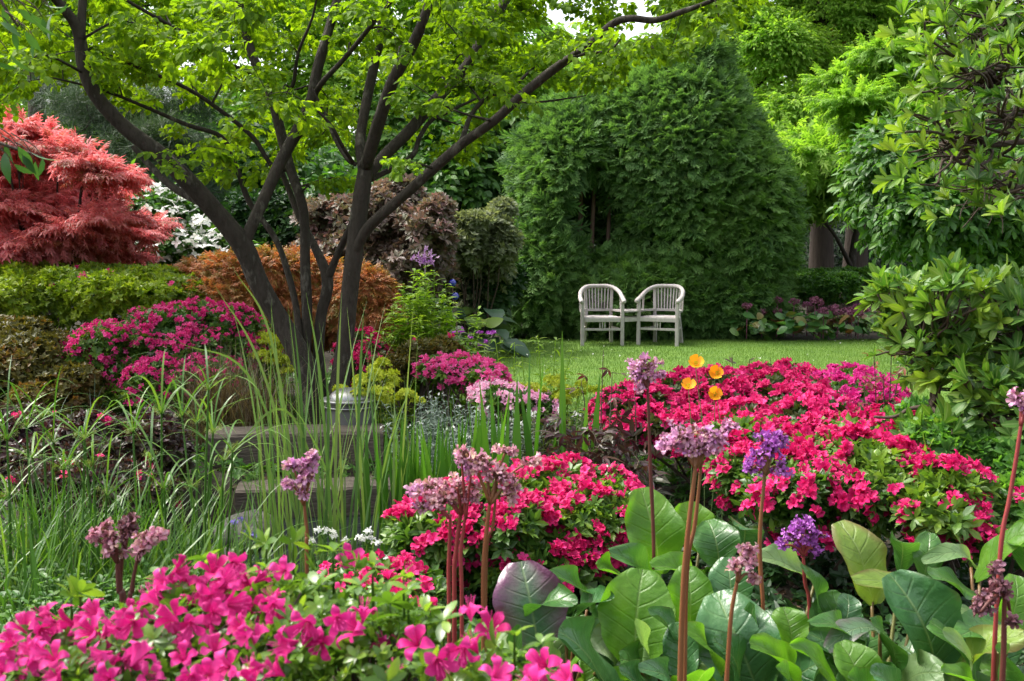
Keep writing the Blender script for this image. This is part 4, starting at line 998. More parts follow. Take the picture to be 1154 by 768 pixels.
# ------------------------------------------------------------------ the wooden companion seat
M_TEAK = noisemat('weathered_teak', [(.25, .22, .205), (.40, .37, .355), (.32, .29, .275)], 9, .75, .35, (1, 1, .3), spec=.25)
def bar(mb, p, q, w, h, up=UP):
    p, q = np.array(p, float), np.array(q, float)
    y = unit(q - p); x = unit(np.cross(y, up)); z = np.cross(x, y)
    mb.box((p + q) / 2, w, np.linalg.norm(q - p), h, np.stack([x, y, z], -1))
c0 = W(711, 389, 15.9); c0[2] = 0.0
seat_t = thing('companion_seat', 'weathered wooden double seat, two slatted armchairs joined by a small table', 'garden seat', c0)
ends = {}
def armchair(px, rot, dy, key):
    o = W(px, 389, 15.9 + dy); o[2] = 0
    A = Rz(rot)
    L = lambda x, y, z: o + A @ np.array([x, y, z])
    for sx in (-1, 1):
        m_ = MB(); bar(m_, L(sx * .315, -.25, -.02), L(sx * .315, -.25, .70), .055, .05, A @ np.array([0, 1., 0])); m_.build('leg', M_TEAK, seat_t, bevel=.006)
        m_ = MB(); bar(m_, L(sx * .225, .36, -.02), L(sx * .20, .25, .45), .055, .045, A @ np.array([0, 1., 0])); bar(m_, L(sx * .20, .25, .45), L(sx * .215, .285, .90), .05, .035, A @ np.array([0, 1., 0])); m_.build('leg', M_TEAK, seat_t, bevel=.005)
    m_ = MB()
    pts = [L(x, y, z) for x, y, z in ((-.335, -.33, .70), (-.335, -.27, .715), (-.335, -.08, .765), (-.30, .11, .855), (-.19, .255, .922), (0, .295, .93), (.19, .255, .922), (.30, .11, .855), (.335, -.08, .765), (.335, -.27, .715), (.335, -.33, .70))]
    m_.tube(pts, [.026, .036, .034, .033, .032, .031, .032, .033, .034, .036, .026], 10, 5); m_.build('arm_rail', M_TEAK, seat_t, smooth=True)
    m_ = MB()
    for i in range(7):
        x = -.15 + i * .05
        bar(m_, L(x * .95, .275 - x * x * .6, .55), L(x * 1.05, .30 - x * x * 1.2, .915), .024, .014, A @ np.array([0, 1., 0]))
    for sx in (-1, 1): bar(m_, L(sx * .325, .0, .55), L(sx * .325, .03, .80), .03, .02, A @ np.array([0, 1., 0]))
    m_.build('backrest', M_TEAK, seat_t, bevel=.003)
    m_ = MB()
    bar(m_, L(-.31, .0, .545), L(-.20, .262, .545), .03, .035); bar(m_, L(.31, .0, .545), L(.20, .262, .545), .03, .035)
    bar(m_, L(-.2, .262, .545), L(.2, .262, .545), .03, .04); bar(m_, L(-.318, -.225, .545), L(-.318, .0, .545), .03, .035); bar(m_, L(.318, -.225, .545), L(.318, .0, .545), .03, .035)
    bar(m_, L(-.287, -.252, .415), L(.287, -.252, .415), .035, .065); bar(m_, L(-.30, -.22, .413), L(-.21, .25, .413), .03, .055); bar(m_, L(.30, -.22, .413), L(.21, .25, .413), .03, .055)
    m_.build('frame', M_TEAK, seat_t, bevel=.004)
    m_ = MB()
    bar(m_, L(-.287, -.25, .265), L(.287, -.25, .265), .028, .036); bar(m_, L(-.30, -.22, .262), L(-.217, .30, .262), .025, .03); bar(m_, L(.30, -.22, .262), L(.217, .30, .262), .025, .03)
    for x in (-.04, 0, .04): bar(m_, L(x, -.25, .284), L(x, -.25, .381), .016, .016, A @ np.array([0, 1., 0]))
    m_.build('stretcher', M_TEAK, seat_t, bevel=.003)
    m_ = MB()
    for i in range(9):
        y = -.22 + i * .054; w_ = .295 - i * .011
        bar(m_, L(-w_, y, .452), L(w_, y, .452), .044, .016)
    m_.build('seat', M_TEAK, seat_t, bevel=.003)
    ends[key] = (L(-.315, -.25, 0), L(.315, -.25, 0), L(-.2, .25, 0), L(.2, .25, 0))
armchair(676.5, R(2), 0, 'a')
armchair(746, R(-25), .02, 'b')
p, q = ends['a'][1], ends['b'][0]; p2, q2 = ends['a'][3] + (.02, 0, 0), ends['b'][2] + (-.02, 0, 0)
m_ = MB()
for i in range(6):
    t = i / 5; s, e = p * (1 - t) + p2 * t, q * (1 - t) + q2 * t
    bar(m_, s + (.03, 0, .545), e + (-.03, 0, .545), .07, .022)
m_.build('table_top', M_TEAK, seat_t, bevel=.003)
m_ = MB(); bar(m_, p + (.03, 0, .415), q + (-.03, 0, .415), .035, .065); bar(m_, p2 + (.0, 0, .415), q2 + (0, 0, .415), .03, .05); m_.build('table_rail', M_TEAK, seat_t, bevel=.003)

# ------------------------------------------------------------------ steps, lamp, rock
M_BEAM = noisemat('weathered_timber', [(.05, .038, .027), (.095, .078, .06), (.065, .052, .04), (.15, .128, .10)], 5, .85, .6, (.5, 5, 5))
def beam(label, a, b, w, h):
    a, b = np.array(a), np.array(b); m_ = MB()
    n_ = 14
    y = unit(b - a); x = np.cross(y, UP)
    prof = np.array([(-.5, 0), (-.5, -.93), (-.47, -1), (.47, -1), (.5, -.93), (.5, 0), (.49, -.0)])
    ring = np.array([(-.5, -1), (-.5, -.08), (-.46, 0), (-.15, .004 / h), (.15, 0), (.46, 0), (.5, -.08), (.5, -1)]) * (w, h)
    V = []
    for i in range(n_):
        c = a + (b - a) * i / (n_ - 1)
        rr = ring + rng.normal(size=ring.shape) * .003
        V.append(c + rr[:, :1] * x + rr[:, 1:] * UP)
    V = np.array(V); V = np.concatenate([V, V[:, :1]], 1)
    m_.grid(V)
    k = V.shape[1]
    for e, inv in ((0, 1), (n_ - 1, 0)):
        m_.raw(np.concatenate([V[e, :-1], V[e, :-1].mean(0)[None]]), [(i, (i + 1) % (k - 1), k - 1) for i in range(k - 1)], [], np.zeros((k, 3)))
    c = (a + b) / 2
    return tag(m_.build('timber_step', M_BEAM, at=c - (0, 0, h)), label, 'step', 'weathered timber steps by the pond')
def PZ(px, py, z):
    """the point at height z seen at (px, py)"""
    a, b = W(px, py, 1.0), W(px, py, 2.0); t = (z - a[2]) / (b[2] - a[2]); return a + (b - a) * t
a_, b_ = W(236, 498, 6.75), W(432, 487, 6.9); a_[2] = b_[2] = .27
beam('thick weathered timber step beside the steel lamp, upper one', a_, b_, .34, .28)
a_, b_ = W(268, 545, 6.15), W(450, 534, 6.3); a_[2] = b_[2] = .03
beam('weathered timber step just above the dark pond, lower one', a_, b_, .30, .2)
m, nt, bs, out = new_mat('brushed_steel')
bs.inputs['Base Color'].default_value = (.27, .27, .265, 1); bs.inputs['Metallic'].default_value = 1; bs.inputs['Roughness'].default_value = .38
n_ = nt.nodes.new('ShaderNodeTexNoise'); n_.inputs['Scale'].default_value = 14; rr_ = nt.nodes.new('ShaderNodeMapRange'); rr_.inputs[3].default_value = .28; rr_.inputs[4].default_value = .55
nt.links.new(n_.outputs[0], rr_.inputs[0]); nt.links.new(rr_.outputs[0], bs.inputs['Roughness'])
M_STEEL = m
m, nt, bs, out = new_mat('lamp_glass'); bs.inputs['Base Color'].default_value = (.10, .10, .095, 1); bs.inputs['Roughness'].default_value = .3
M_LGLASS = m
def lathe(mb, c, prof, n=32):
    a = np.linspace(0, 6.2832, n + 1)
    V = np.array([[(c[0] + r * math.cos(x), c[1] + r * math.sin(x), c[2] + z) for x in a] for r, z in prof])
    return mb.grid(V)
lc = W(395, 490, 7.1); lc[2] = gz(lc[0], lc[1]); s_ = 7.1 / FPX
ztop = W(395, 437, 7.1)[2] - lc[2]; zr = W(395, 450, 7.1)[2] - lc[2]
lamp = thing('bollard_lamp', 'squat brushed steel garden lamp with a domed cap behind the reeds', 'lamp', lc)
R0 = 33 * s_
lathe(MB(), lc, [(0, zr - .30), (R0 * .88, zr - .30), (R0 * .88, -.1)]).build('post', M_STEEL, lamp, smooth=True)
lathe(MB(), lc, [(R0 * .84, zr - .299), (R0 * .84, zr - .012)]).build('lens', M_LGLASS, lamp, smooth=True)
for i in range(1):
    z_ = zr - .05
    lathe(MB(), lc, [(R0 * .8, z_), (R0 * .93, z_ - .004), (R0 * .95, z_ + .004), (R0 * .93, z_ + .010), (R0 * .8, z_ + .014)]).build('louvre_ring', M_STEEL, lamp, smooth=True)
lathe(MB(), lc, [(0, zr - .012), (R0 * .97, zr - .012), (R0 * 1.0, zr - .006), (R0 * 1.0, zr + .004), (R0 * .97, zr + .008), (R0 * .72, zr + .012)]).build('cap_rim', M_STEEL, lamp, smooth=True)
dome = [(R0 * .72 * math.cos(t), zr + .010 + (ztop - zr - .01) * math.sin(t)) for t in np.linspace(0, 1.57, 10)]
lathe(MB(), lc, dome).build('cap_dome', M_STEEL, lamp, smooth=True)
M_ROCK = noisemat('grey_rock', [(.02, .019, .017), (.045, .042, .038), (.07, .066, .06), (.03, .035, .02)], 5, .9, .8)
def rock(label, px, py, d, sx, sy, sz, seed, grp='rocks at the pond edge'):
    c = W(px, py, d); m_ = MB(); sphere_mb((0, 0, 0), 1.0, 40, 24, m_)
    V = m_.V[0]; V[:] = V * (1 + .2 * nz(V, 1.6, seed) - .10 * np.abs(nz(V, 3.5, seed + 1)) + .03 * nz(V, 13, seed + 2))[:, None]
    V[:] = V * (sx, sy, sz) + c
    return tag(m_.build('rock', M_ROCK, smooth=True, at=c - (0, 0, sz)), label, 'rock', grp)
rock('grey rounded rock below the timber steps at the pond edge', 283, 600, 5.5, .19, .2, .14, 3)
rock('small dark stone half hidden in the sedge by the pond', 240, 640, 4.4, .12, .14, .08, 5)

# ------------------------------------------------------------------ reeds, iris, sedges, grasses
M_REED = leafmat('reed_blade', [(.06, .13, .035), (.09, .18, .05), (.13, .22, .06), (.18, .25, .08)], .35, .4, (1.4, 1.4, .6))
M_IRIS = leafmat('iris_blade', [(.04, .12, .015), (.06, .17, .02), (.10, .23, .03)], .4, .35, (1.5, 1.5, .6))
M_SEDGE = leafmat('sedge_blade', [(.035, .10, .014), (.055, .14, .02), (.085, .18, .028), (.13, .22, .04)], .35, .38, (1.5, 1.5, .6))
M_FOUNT = leafmat('bronze_blade', [(.05, .035, .018), (.09, .06, .03), (.12, .10, .04), (.22, .17, .09)], .3, .45, (1.3, 1.1, .7))
def grass(name, label, cat, spots, n, L, w, lean, bend, mat, group=None, rad=.1, k=7, twist=.3):
    Ps = np.array([W(*s) for s in spots]); b = Ps.mean(0); b[2] = gz(b[0], b[1])
    th = thing(name, label, cat, b, group)
    i = rng.integers(0, len(Ps), n)
    B = Ps[i] + rng.normal(size=(n, 3)) * rad; B[:, 2] = gz(B[:, 0], B[:, 1]) - .03
    m_ = MB(); m_.ribbons(B, rng.uniform(0, 6.28, n), rng.uniform(*L, n), rng.uniform(*w, n), np.abs(rng.normal(size=n)) * lean, np.abs(rng.normal(size=n)) * bend, k, twist=twist)
    m_.build('blades', mat, th)
    return th, m_
RG = 'slender reeds standing in the pond'
for lbl, sp_, n in (('tall slender reed clump nearest the dark tree stems', [(345, 600, 5.0), (365, 605, 5.1)], 42), ('tall slender reed clump in front of the steel lamp', [(395, 605, 4.9), (412, 600, 5.1)], 22),
                    ('slender reed clump at the rock side of the pond', [(310, 605, 4.9), (325, 600, 5.2)], 26), ('slender reed clump between the lamp and the iris', [(435, 610, 4.9), (450, 605, 5.0)], 22)):
    grass('reed_clump', lbl, 'reeds', sp_, n, (.9, 1.75), (.008, .015), .10, .3, M_REED, RG, .06)
# the long bowed blades
g = MB()
bl = thing('reed_clump', 'few very long bowed reed blades arching out over the timber steps', 'reeds', W(345, 610, 4.9) * (1, 1, 0), RG)
for tip, mid, root in (((240, 318), (300, 430), (372, 600)), ((200, 385), (290, 440), (365, 600)), ((262, 300), (310, 400), (350, 590)), ((410, 345), (405, 450), (395, 600)), ((345, 330), (362, 440), (380, 600)), ((250, 520), (330, 470), (400, 600)), ((330, 350), (340, 460), (350, 600)), ((385, 330), (380, 450), (372, 600)), ((365, 400), (370, 480), (362, 600))):
    p = np.array([W(*root, 4.9), W(*mid, 4.85), W(*tip, 4.8)]); p[0, 2] = gz(*p[0, :2]) - .03
    pts, _ = catmull(p, np.ones(3), 8); n_ = len(pts); t_ = np.linspace(0, 1, n_)
    w_ = .0075 * np.clip((1 - t_) * 2.5, .08, 1); sd = unit(np.cross(np.gradient(pts, axis=0), np.array([.3, 1, .2])))
    g.grid(np.stack([pts - sd * w_[:, None], pts + sd * w_[:, None]], 1), np.column_stack([np.zeros(2 * n_), np.repeat(t_, 2), np.full(2 * n_, rng.random())]))
g.build('blades', M_REED, bl)
IG = 'sword leaved iris clumps beyond the pond'
for lbl, sp_, n in (('sword leaved iris clump nearest the lamp', [(455, 590, 5.0), (470, 585, 5.1)], 40), ('tallest sword leaved iris clump in front of the silver plant', [(500, 590, 5.0), (520, 590, 5.0), (485, 590, 5.1)], 64), ('sparse iris leaves rising between the dark peonies', [(575, 570, 5.0), (600, 560, 5.2), (650, 560, 5.2)], 14), ('short iris fans at the edge of the crimson mound', [(545, 590, 4.9), (430, 600, 5.0)], 18)):
    grass('iris_plant', lbl, 'iris', sp_, n, (.8, 1.15), (.032, .05), .06, .10, M_IRIS, IG, .06, 6, .7)
grass('fountain_grass', 'dark bronze fountain grass mound in front of the tree base', 'ornamental grass', [(265, 470, 7.5), (285, 475, 7.3), (240, 480, 7.4)], 900, (.5, .95), (.003, .007), .3, 1.5, M_FOUNT, None, .09)
grass('fountain_grass', 'thin straw coloured grass arching beside the olive shrub', 'ornamental grass', [(90, 430, 7.6), (75, 450, 7.4)], 40, (.3, .6), (.003, .006), .4, 1.6, M_SILV, None, .06)
TUFTS = whorl(leaf([(.5, .03)], .1, .1), 24, .5, 1, .8, 9)
M_SEED = leafmat('sedge_seed_head', [(.16, .22, .04), (.24, .30, .06)], .3, .5, (1.3, 1.3, .6))
SG = 'umbrella sedges along the pond margin'
def sedge(label, tops, nb, px, d):
    b = W(px, 640, d); b[2] = gz(b[0], b[1])
    th = thing('umbrella_sedge', label, 'sedge', b, SG)
    st, hd = MB(), MB()
    for (tx, ty) in tops:
        e = W(tx, ty, d + .25 * rng.normal() * .6)
        s = np.array([b[0] * .55 + e[0] * .45 + rng.normal() * .05, b[1] * .5 + e[1] * .5, 0]); s[2] = gz(s[0], s[1]) - .03
        st.tube([s, s * .5 + e * .5 + rand_dir(1)[0] * .02, e], [.006, .005, .004], 5, 5, rnd=.4)
        n = int(rng.integers(6, 10)); a = np.arange(n) * 6.283 / n + rng.random()
        st.ribbons(np.repeat(e[None], n, 0), a, rng.uniform(.14, .5, n), rng.uniform(.005, .010, n), rng.uniform(.35, 1.2, n), rng.uniform(.8, 2.0, n), 8)
        hd.inst(TUFTS, frames(np.array([[1., 0, 0]]), UP[None], .03), e[None] + (0, 0, .01))
        k = 5; hd.inst(TUFTS, frames(rand_dir(k), UP + .3 * rand_dir(k), .017), e + rand_dir(k) * (.035, .035, .015) + (0, 0, .02))
    nb = int(nb * 2.3); B = np.repeat(b[None], nb, 0) + rng.normal(size=(nb, 3)) * (.13, .12, 0); B[:, 2] = gz(B[:, 0], B[:, 1]) - .03
    st.ribbons(B, rng.uniform(0, 6.28, nb), rng.uniform(.35, .85, nb), rng.uniform(.004, .010, nb), np.abs(rng.normal(size=nb)) * .22, rng.uniform(.2, 1.6, nb) ** 1.3, 8)
    st.build('blades', M_SEDGE, th); hd.build('seed_heads', M_SEED, th)
sedge('umbrella sedge at the frame edge with pale seed heads', [(8, 497), (30, 483), (-20, 520), (10, 560), (-30, 480)], 90, 5, 3.8)
sedge('umbrella sedge with the brightest heads left of the purple shrub', [(48, 472), (36, 517), (72, 530), (95, 495), (60, 500)], 80, 60, 3.9)
sedge('shorter umbrella sedge with heads against the dark purple shrub', [(95, 495), (105, 525), (78, 525), (120, 560)], 60, 105, 3.7)
sedge('umbrella sedge with a paired head beside the dark purple shrub', [(150, 488), (182, 468), (170, 520), (185, 552)], 80, 175, 4.0)
sedge('tall umbrella sedge in front of the upper timber step', [(222, 478), (240, 488), (235, 440), (205, 470), (252, 520)], 60, 225, 4.1)
sedge('arching umbrella sedge overhanging the grey rock', [(240, 490), (262, 510), (250, 560), (215, 550)], 56, 245, 4.3)
grass('sedge_clump', 'broad arching green sedge leaves behind the bergenia heads', 'sedge', [(190, 680, 3.5), (150, 690, 3.4), (230, 680, 3.6)], 110, (.35, .75), (.006, .014), .3, 1.5, M_SEDGE, None, .12)
grass('sedge_clump', 'bright green grass tuft low at the frame edge', 'sedge', [(10, 690, 3.3), (50, 690, 3.4), (-20, 680, 3.3)], 120, (.35, .8), (.006, .013), .25, 1.2, M_SEDGE, None, .1)
perennial('bugle_plant', 'little white flowered plant at the pond side of the reeds', 'flowering plant', [(368, 598, 4.6), (376, 604, 4.55), (415, 600, 4.5), (425, 612, 4.4), (405, 606, 4.5)], 12, .3, LF_S, .05, 10, M_MID, .04, .08, .3, heads(FL5, M_WHITE, 7, .025, .013))
perennial('bugle_plant', 'little blue flower spikes beside the grey rock', 'flowering plant', [(272, 585, 5.0), (278, 600, 4.9)], 5, .3, LF_S, .04, 10, M_MID, .03, .08, .3, heads(FL5, leafmat('blue_petal', [(.12, .08, .45), (.2, .14, .55)], .2, .5), 8, .02, .010))

# ------------------------------------------------------------------ ground cover over the beds
g = MB()
n_ = 16000
P = np.column_stack([rng.uniform(-6.5, 5, n_), 1.8 + 10.5 * rng.random(n_), np.zeros(n_)])
q = ((P[:, 0] + 1.15) / 1.15) ** 2 + ((P[:, 1] - 5.15) / 1.05) ** 2
k_ = (np.abs(P[:, 0]) < P[:, 1] * .56 + .3) & (q > 1) & ~lawn_poly(P[:, 0], P[:, 1] + .15) & (nz(P, 1.7, 12) > -.45)
P = P[k_]; P[:, 2] = gz(P[:, 0], P[:, 1]) + rng.uniform(0, .08, len(P))
inst_mix(g, [whorl(LF_OVAL, 6, .3, 1, .3, i) for i in range(3)], frames(rand_dir(len(P)), UP + .35 * rand_dir(len(P)), rng.uniform(.025, .06, len(P))), P, np.clip(.45 + .35 * nz(P, 2.2, 3), 0, 1))
tag(g.build('ground_cover', M_MID), label='low creeping green ground cover between the bed plants', kind='stuff')
perennial('mint_plant', 'fresh green leafy mint patch below the sedges', 'herb', [(30, 640, 3.4), (80, 650, 3.3), (130, 655, 3.2), (60, 670, 3.0), (190, 650, 3.3), (240, 650, 3.4), (10, 670, 3.1), (110, 680, 3.0), (280, 640, 3.6)], 150, .3, LF_OVAL, .05, 20, M_MID, .1, .1, .35, stemr=.003)

g = MB()
n_ = 5200
P = np.column_stack([rng.uniform(-.6, 2.6, n_), rng.uniform(2.2, 4.9, n_), np.zeros(n_)]); P[:, 2] = gz(P[:, 0], P[:, 1]) + rng.uniform(.005, .03, n_)
LIT = leaf([(.3, .2), (.65, .22)], .5, .6)
g.inst(LIT, frames(rand_dir(n_) * (1, 1, .2), UP + .7 * rand_dir(n_), rng.uniform(.02, .06, n_)), P)
P = np.column_stack([rng.uniform(-5, 4, n_), rng.uniform(3, 11, n_), np.zeros(n_)]); P = P[~lawn_poly(P[:, 0], P[:, 1])]; P[:, 2] = gz(P[:, 0], P[:, 1]) + .015
g.inst(LIT, frames(rand_dir(len(P)) * (1, 1, .2), UP + .7 * rand_dir(len(P)), rng.uniform(.02, .06, len(P))), P)
tag(g.build('fallen_leaves', leafmat('dead_leaf', [(.03, .018, .010), (.07, .04, .02), (.12, .075, .04), (.05, .05, .02)], .1, .7)), label='brown fallen leaves lying on the soil of the beds', kind='stuff')
g = MB()
n_ = 2600
P = np.column_stack([rng.uniform(-.4, 2.6, n_), rng.uniform(2.9, 4.9, n_), np.zeros(n_)]); P[:, 2] = gz(P[:, 0], P[:, 1]) + rng.uniform(0, .13, n_)
inst_mix(g, [whorl(LF_OVAL, 6, .3, 1, .3, i) for i in range(3)], frames(rand_dir(n_), UP + .35 * rand_dir(n_), rng.uniform(.03, .06, n_)), P, np.clip(.3 + .3 * nz(P, 2.2, 3), 0, 1))
tag(g.build('ground_cover', M_DARKG), label='dark low ground cover under the bergenias and crimson azaleas', kind='stuff')

# ------------------------------------------------------------------ bergenias
def bergmat(name, cols, edge=None, trans=.3, rough=.32, worn=False):
    m, nt, bs, out = new_mat(name)
    N = lambda t: nt.nodes.new('ShaderNode' + t)
    def math_(op, a, b=None, c=None):
        x = N('Math'); x.operation = op
        for i, v in enumerate((a, b, c)):
            if v is None: continue
            if hasattr(v, 'is_linked'): nt.links.new(v, x.inputs[i])
            else: x.inputs[i].default_value = v
        return x.outputs[0]
    def mixc(f, a, b):
        x = N('Mix'); x.data_type = 'RGBA'; nt.links.new(f, x.inputs[0])
        for i, v in ((6, a), (7, b)):
            if hasattr(v, 'is_linked'): nt.links.new(v, x.inputs[i])
            else: x.inputs[i].default_value = (*v, 1)
        return x.outputs[2]
    a = N('Attribute'); a.attribute_name = 'luv'; s = N('SeparateXYZ'); nt.links.new(a.outputs['Vector'], s.inputs[0])
    tc = N('TexCoord'); nn = N('TexNoise'); nn.inputs['Scale'].default_value = 22; nn.inputs['Detail'].default_value = 5; nt.links.new(tc.outputs['Object'], nn.inputs[0])
    n2 = N('TexNoise'); n2.inputs['Scale'].default_value = 9; n2.inputs['Detail'].default_value = 3; nt.links.new(tc.outputs['Object'], n2.inputs[0])
    r = ramp(nt, [(.3 + .4 * i / (len(cols) - 1), c) for i, c in enumerate(cols)]); nt.links.new(n2.outputs[0], r.inputs[0])
    c = r.outputs[0]
    ab = math_('ABSOLUTE', s.outputs[0])
    wob = math_('MULTIPLY_ADD', n2.outputs[0], .10, -.05)
    q = math_('ADD', math_('MULTIPLY', math_('SUBTRACT', s.outputs[1], math_('MULTIPLY', ab, .22)), 6.5), wob)
    pp = math_('PINGPONG', q, .5)
    vein = math_('SUBTRACT', 1.0, math_('SMOOTH_MIN', 1.0, math_('MULTIPLY', pp, 9.0), .2))
    vein = math_('MULTIPLY', math_('MAXIMUM', vein, 0.0), math_('SUBTRACT', 1.0, math_('MULTIPLY', ab, .7)))
    mid = math_('MAXIMUM', math_('SUBTRACT', 1.0, math_('MULTIPLY', ab, 16.0)), 0.0)
    if edge:
        e_ = math_('MULTIPLY_ADD', nn.outputs[0], .9, math_('MULTIPLY_ADD', ab, edge[2], math_('MULTIPLY_ADD', s.outputs[1], edge[3], edge[1])))
        e_ = math_('SMOOTHSTEP', e_, 0.0, 1.0) if False else math_('MINIMUM', math_('MAXIMUM', e_, 0.0), 1.0)
        c = mixc(e_, c, edge[0])
    if worn:
        sp_ = math_('MINIMUM', math_('MAXIMUM', math_('MULTIPLY', math_('SUBTRACT', nn.outputs[0], .66), 14.0), 0.0), .8)
        c = mixc(sp_, c, (.10, .055, .02))
    c = mixc(math_('MULTIPLY', math_('MAXIMUM', mid, math_('MULTIPLY', vein, .22)), .42), c, (.24, .32, .13))
    nt.links.new(c, bs.inputs['Base Color'])
    bs.inputs['Roughness'].default_value = rough; bs.inputs['Specular IOR Level'].default_value = .5
    n3 = N('TexNoise'); n3.inputs['Scale'].default_value = 55; n3.inputs['Detail'].default_value = 4; nt.links.new(tc.outputs['Object'], n3.inputs[0])
    h = math_('SUBTRACT', math_('ADD', math_('MULTIPLY', nn.outputs[0], 1.2), math_('MULTIPLY', n3.outputs[0], .8)), math_('MULTIPLY', math_('MAXIMUM', vein, mid), .7))
    sp2 = math_('MINIMUM', math_('MAXIMUM', math_('MULTIPLY', math_('SUBTRACT', n3.outputs[0], .69), 12.0), 0.0), .55)
    c = mixc(sp2, c, (.09, .06, .025))
    b = N('Bump'); b.inputs['Strength'].default_value = .55; b.inputs['Distance'].default_value = .006; nt.links.new(h, b.inputs['Height']); nt.links.new(b.outputs[0], bs.inputs['Normal'])
    tl = N('BsdfTranslucent'); mm = N('Mix'); mm.data_type = 'RGBA'; mm.blend_type = 'MULTIPLY'; mm.inputs[0].default_value = 1; mm.inputs[7].default_value = (1.5, 1.6, .6, 1)
    nt.links.new(c, mm.inputs[6]); nt.links.new(mm.outputs[2], tl.inputs[0])
    ms = N('MixShader'); ms.inputs[0].default_value = trans; nt.links.new(bs.outputs[0], ms.inputs[1]); nt.links.new(tl.outputs[0], ms.inputs[2]); nt.links.new(ms.outputs[0], out.inputs[0])
    return m
BM = {
 'g': bergmat('bergenia_green', [(.032, .10, .022), (.05, .14, .028), (.075, .18, .036)], ((.11, .065, .025), -2.1, 1.6, .25), trans=.33),
 'y': bergmat('bergenia_bright', [(.06, .16, .014), (.09, .22, .018), (.13, .27, .028)], ((.12, .07, .025), -2.1, 1.6, .25), trans=.5, rough=.4),
 'b': bergmat('bergenia_bluegreen', [(.026, .085, .028), (.04, .12, .036), (.06, .15, .046)], ((.10, .055, .03), -2.1, 1.6, .25), trans=.18, rough=.3),
 'p': bergmat('bergenia_purple_edged', [(.045, .11, .05), (.06, .14, .065)], ((.115, .04, .085), -.85, 1.15, .65), .12, .35),
 'm': bergmat('bergenia_mottled', [(.06, .12, .06), (.09, .15, .08)], ((.14, .06, .10), -1.0, .7, .4), .15, .3),
 'w': bergmat('bergenia_worn', [(.12, .20, .025), (.17, .26, .04), (.20, .24, .06)], ((.13, .06, .025), -1.75, 1.55, .45), .4, .45, True),
 'l': bergmat('bergenia_pale', [(.11, .20, .07), (.16, .26, .10), (.20, .28, .12)], trans=.4, rough=.4),
}
M_PETI = leafmat('bergenia_petiole', [(.10, .12, .03), (.16, .08, .03), (.14, .16, .04)], .15, .4)
def bleaf(th, B, E, width, kind, n, cup=.25, bow=.08, back=.12, root=None):
    m_, k_ = 17, 13
    L = np.linalg.norm(E - B); d = unit(E - B); n = np.asarray(n, float); n = unit(n - d * (n @ d)); x = np.cross(d, n)
    t = np.linspace(0, 1, m_); s = np.linspace(-1, 1, k_)
    f = np.sin(np.pi * np.clip(t * .93 + .03, 0, 1) ** 1.12) ** .56
    f = f / f.max()
    ph = rng.random(6) * 6.28
    hw = width / 2 * f[:, None] * (1 + .035 * np.sin(t[:, None] * 21 + np.sign(s)[None] * 2 + ph[0]) + .03 * np.sin(t[:, None] * 47 + np.sign(s)[None] * 4 + ph[5]))
    ax = t[:, None] * L
    zz = bow * L * np.sin(np.pi * t) - back * L * np.clip(t - .55, 0, 1) ** 2 * 4
    tw = .25 * (rng.random() - .5) * t
    ss = s[None] + 0 * t[:, None]
    edge = cup * (np.abs(ss) ** 1.7) * hw + .11 * width * np.abs(ss) ** 2.5 * np.sin(9 * t[:, None] + ph[1] + 2 * np.sign(ss)) * (f[:, None])
    pk = .0045 * width / .2 * np.cos(2 * np.pi * 6.5 * (t[:, None] - .22 * np.abs(ss))) * np.abs(ss) * (1.1 - ss ** 2) * f[:, None] + .012 * width / .2 * (rng.normal() * np.sin(5 * t[:, None] + 3 * ss + ph[3]) + .6 * np.sin(11 * t[:, None] - 5 * ss + ph[4])) * ss ** 2
    asym = .03 * width * np.sin(3 * t + ph[2])
    V = B + ax[..., None] * d + (ss * hw * (1 - .12 * cup) + asym[:, None])[..., None] * x + (zz[:, None] + edge + pk + tw[:, None] * ss * hw)[..., None] * n
    A = np.stack([ss, t[:, None] + 0 * ss, np.full_like(ss, rng.random())], -1).reshape(-1, 3)
    mb = MB(); mb.grid(V, A)
    lf = mb.build('leaf', BM[kind], th, smooth=True, subsurf=1)
    if root is not None:
        pm = MB(); mid_ = root * .5 + B * .5 + np.array([0, 0, .02])
        pm.tube([root, mid_, B + d * .015 - n * .004], [.009, .007, .005], 7, 5); pm.build('petiole', M_PETI, lf, smooth=True)
    return lf
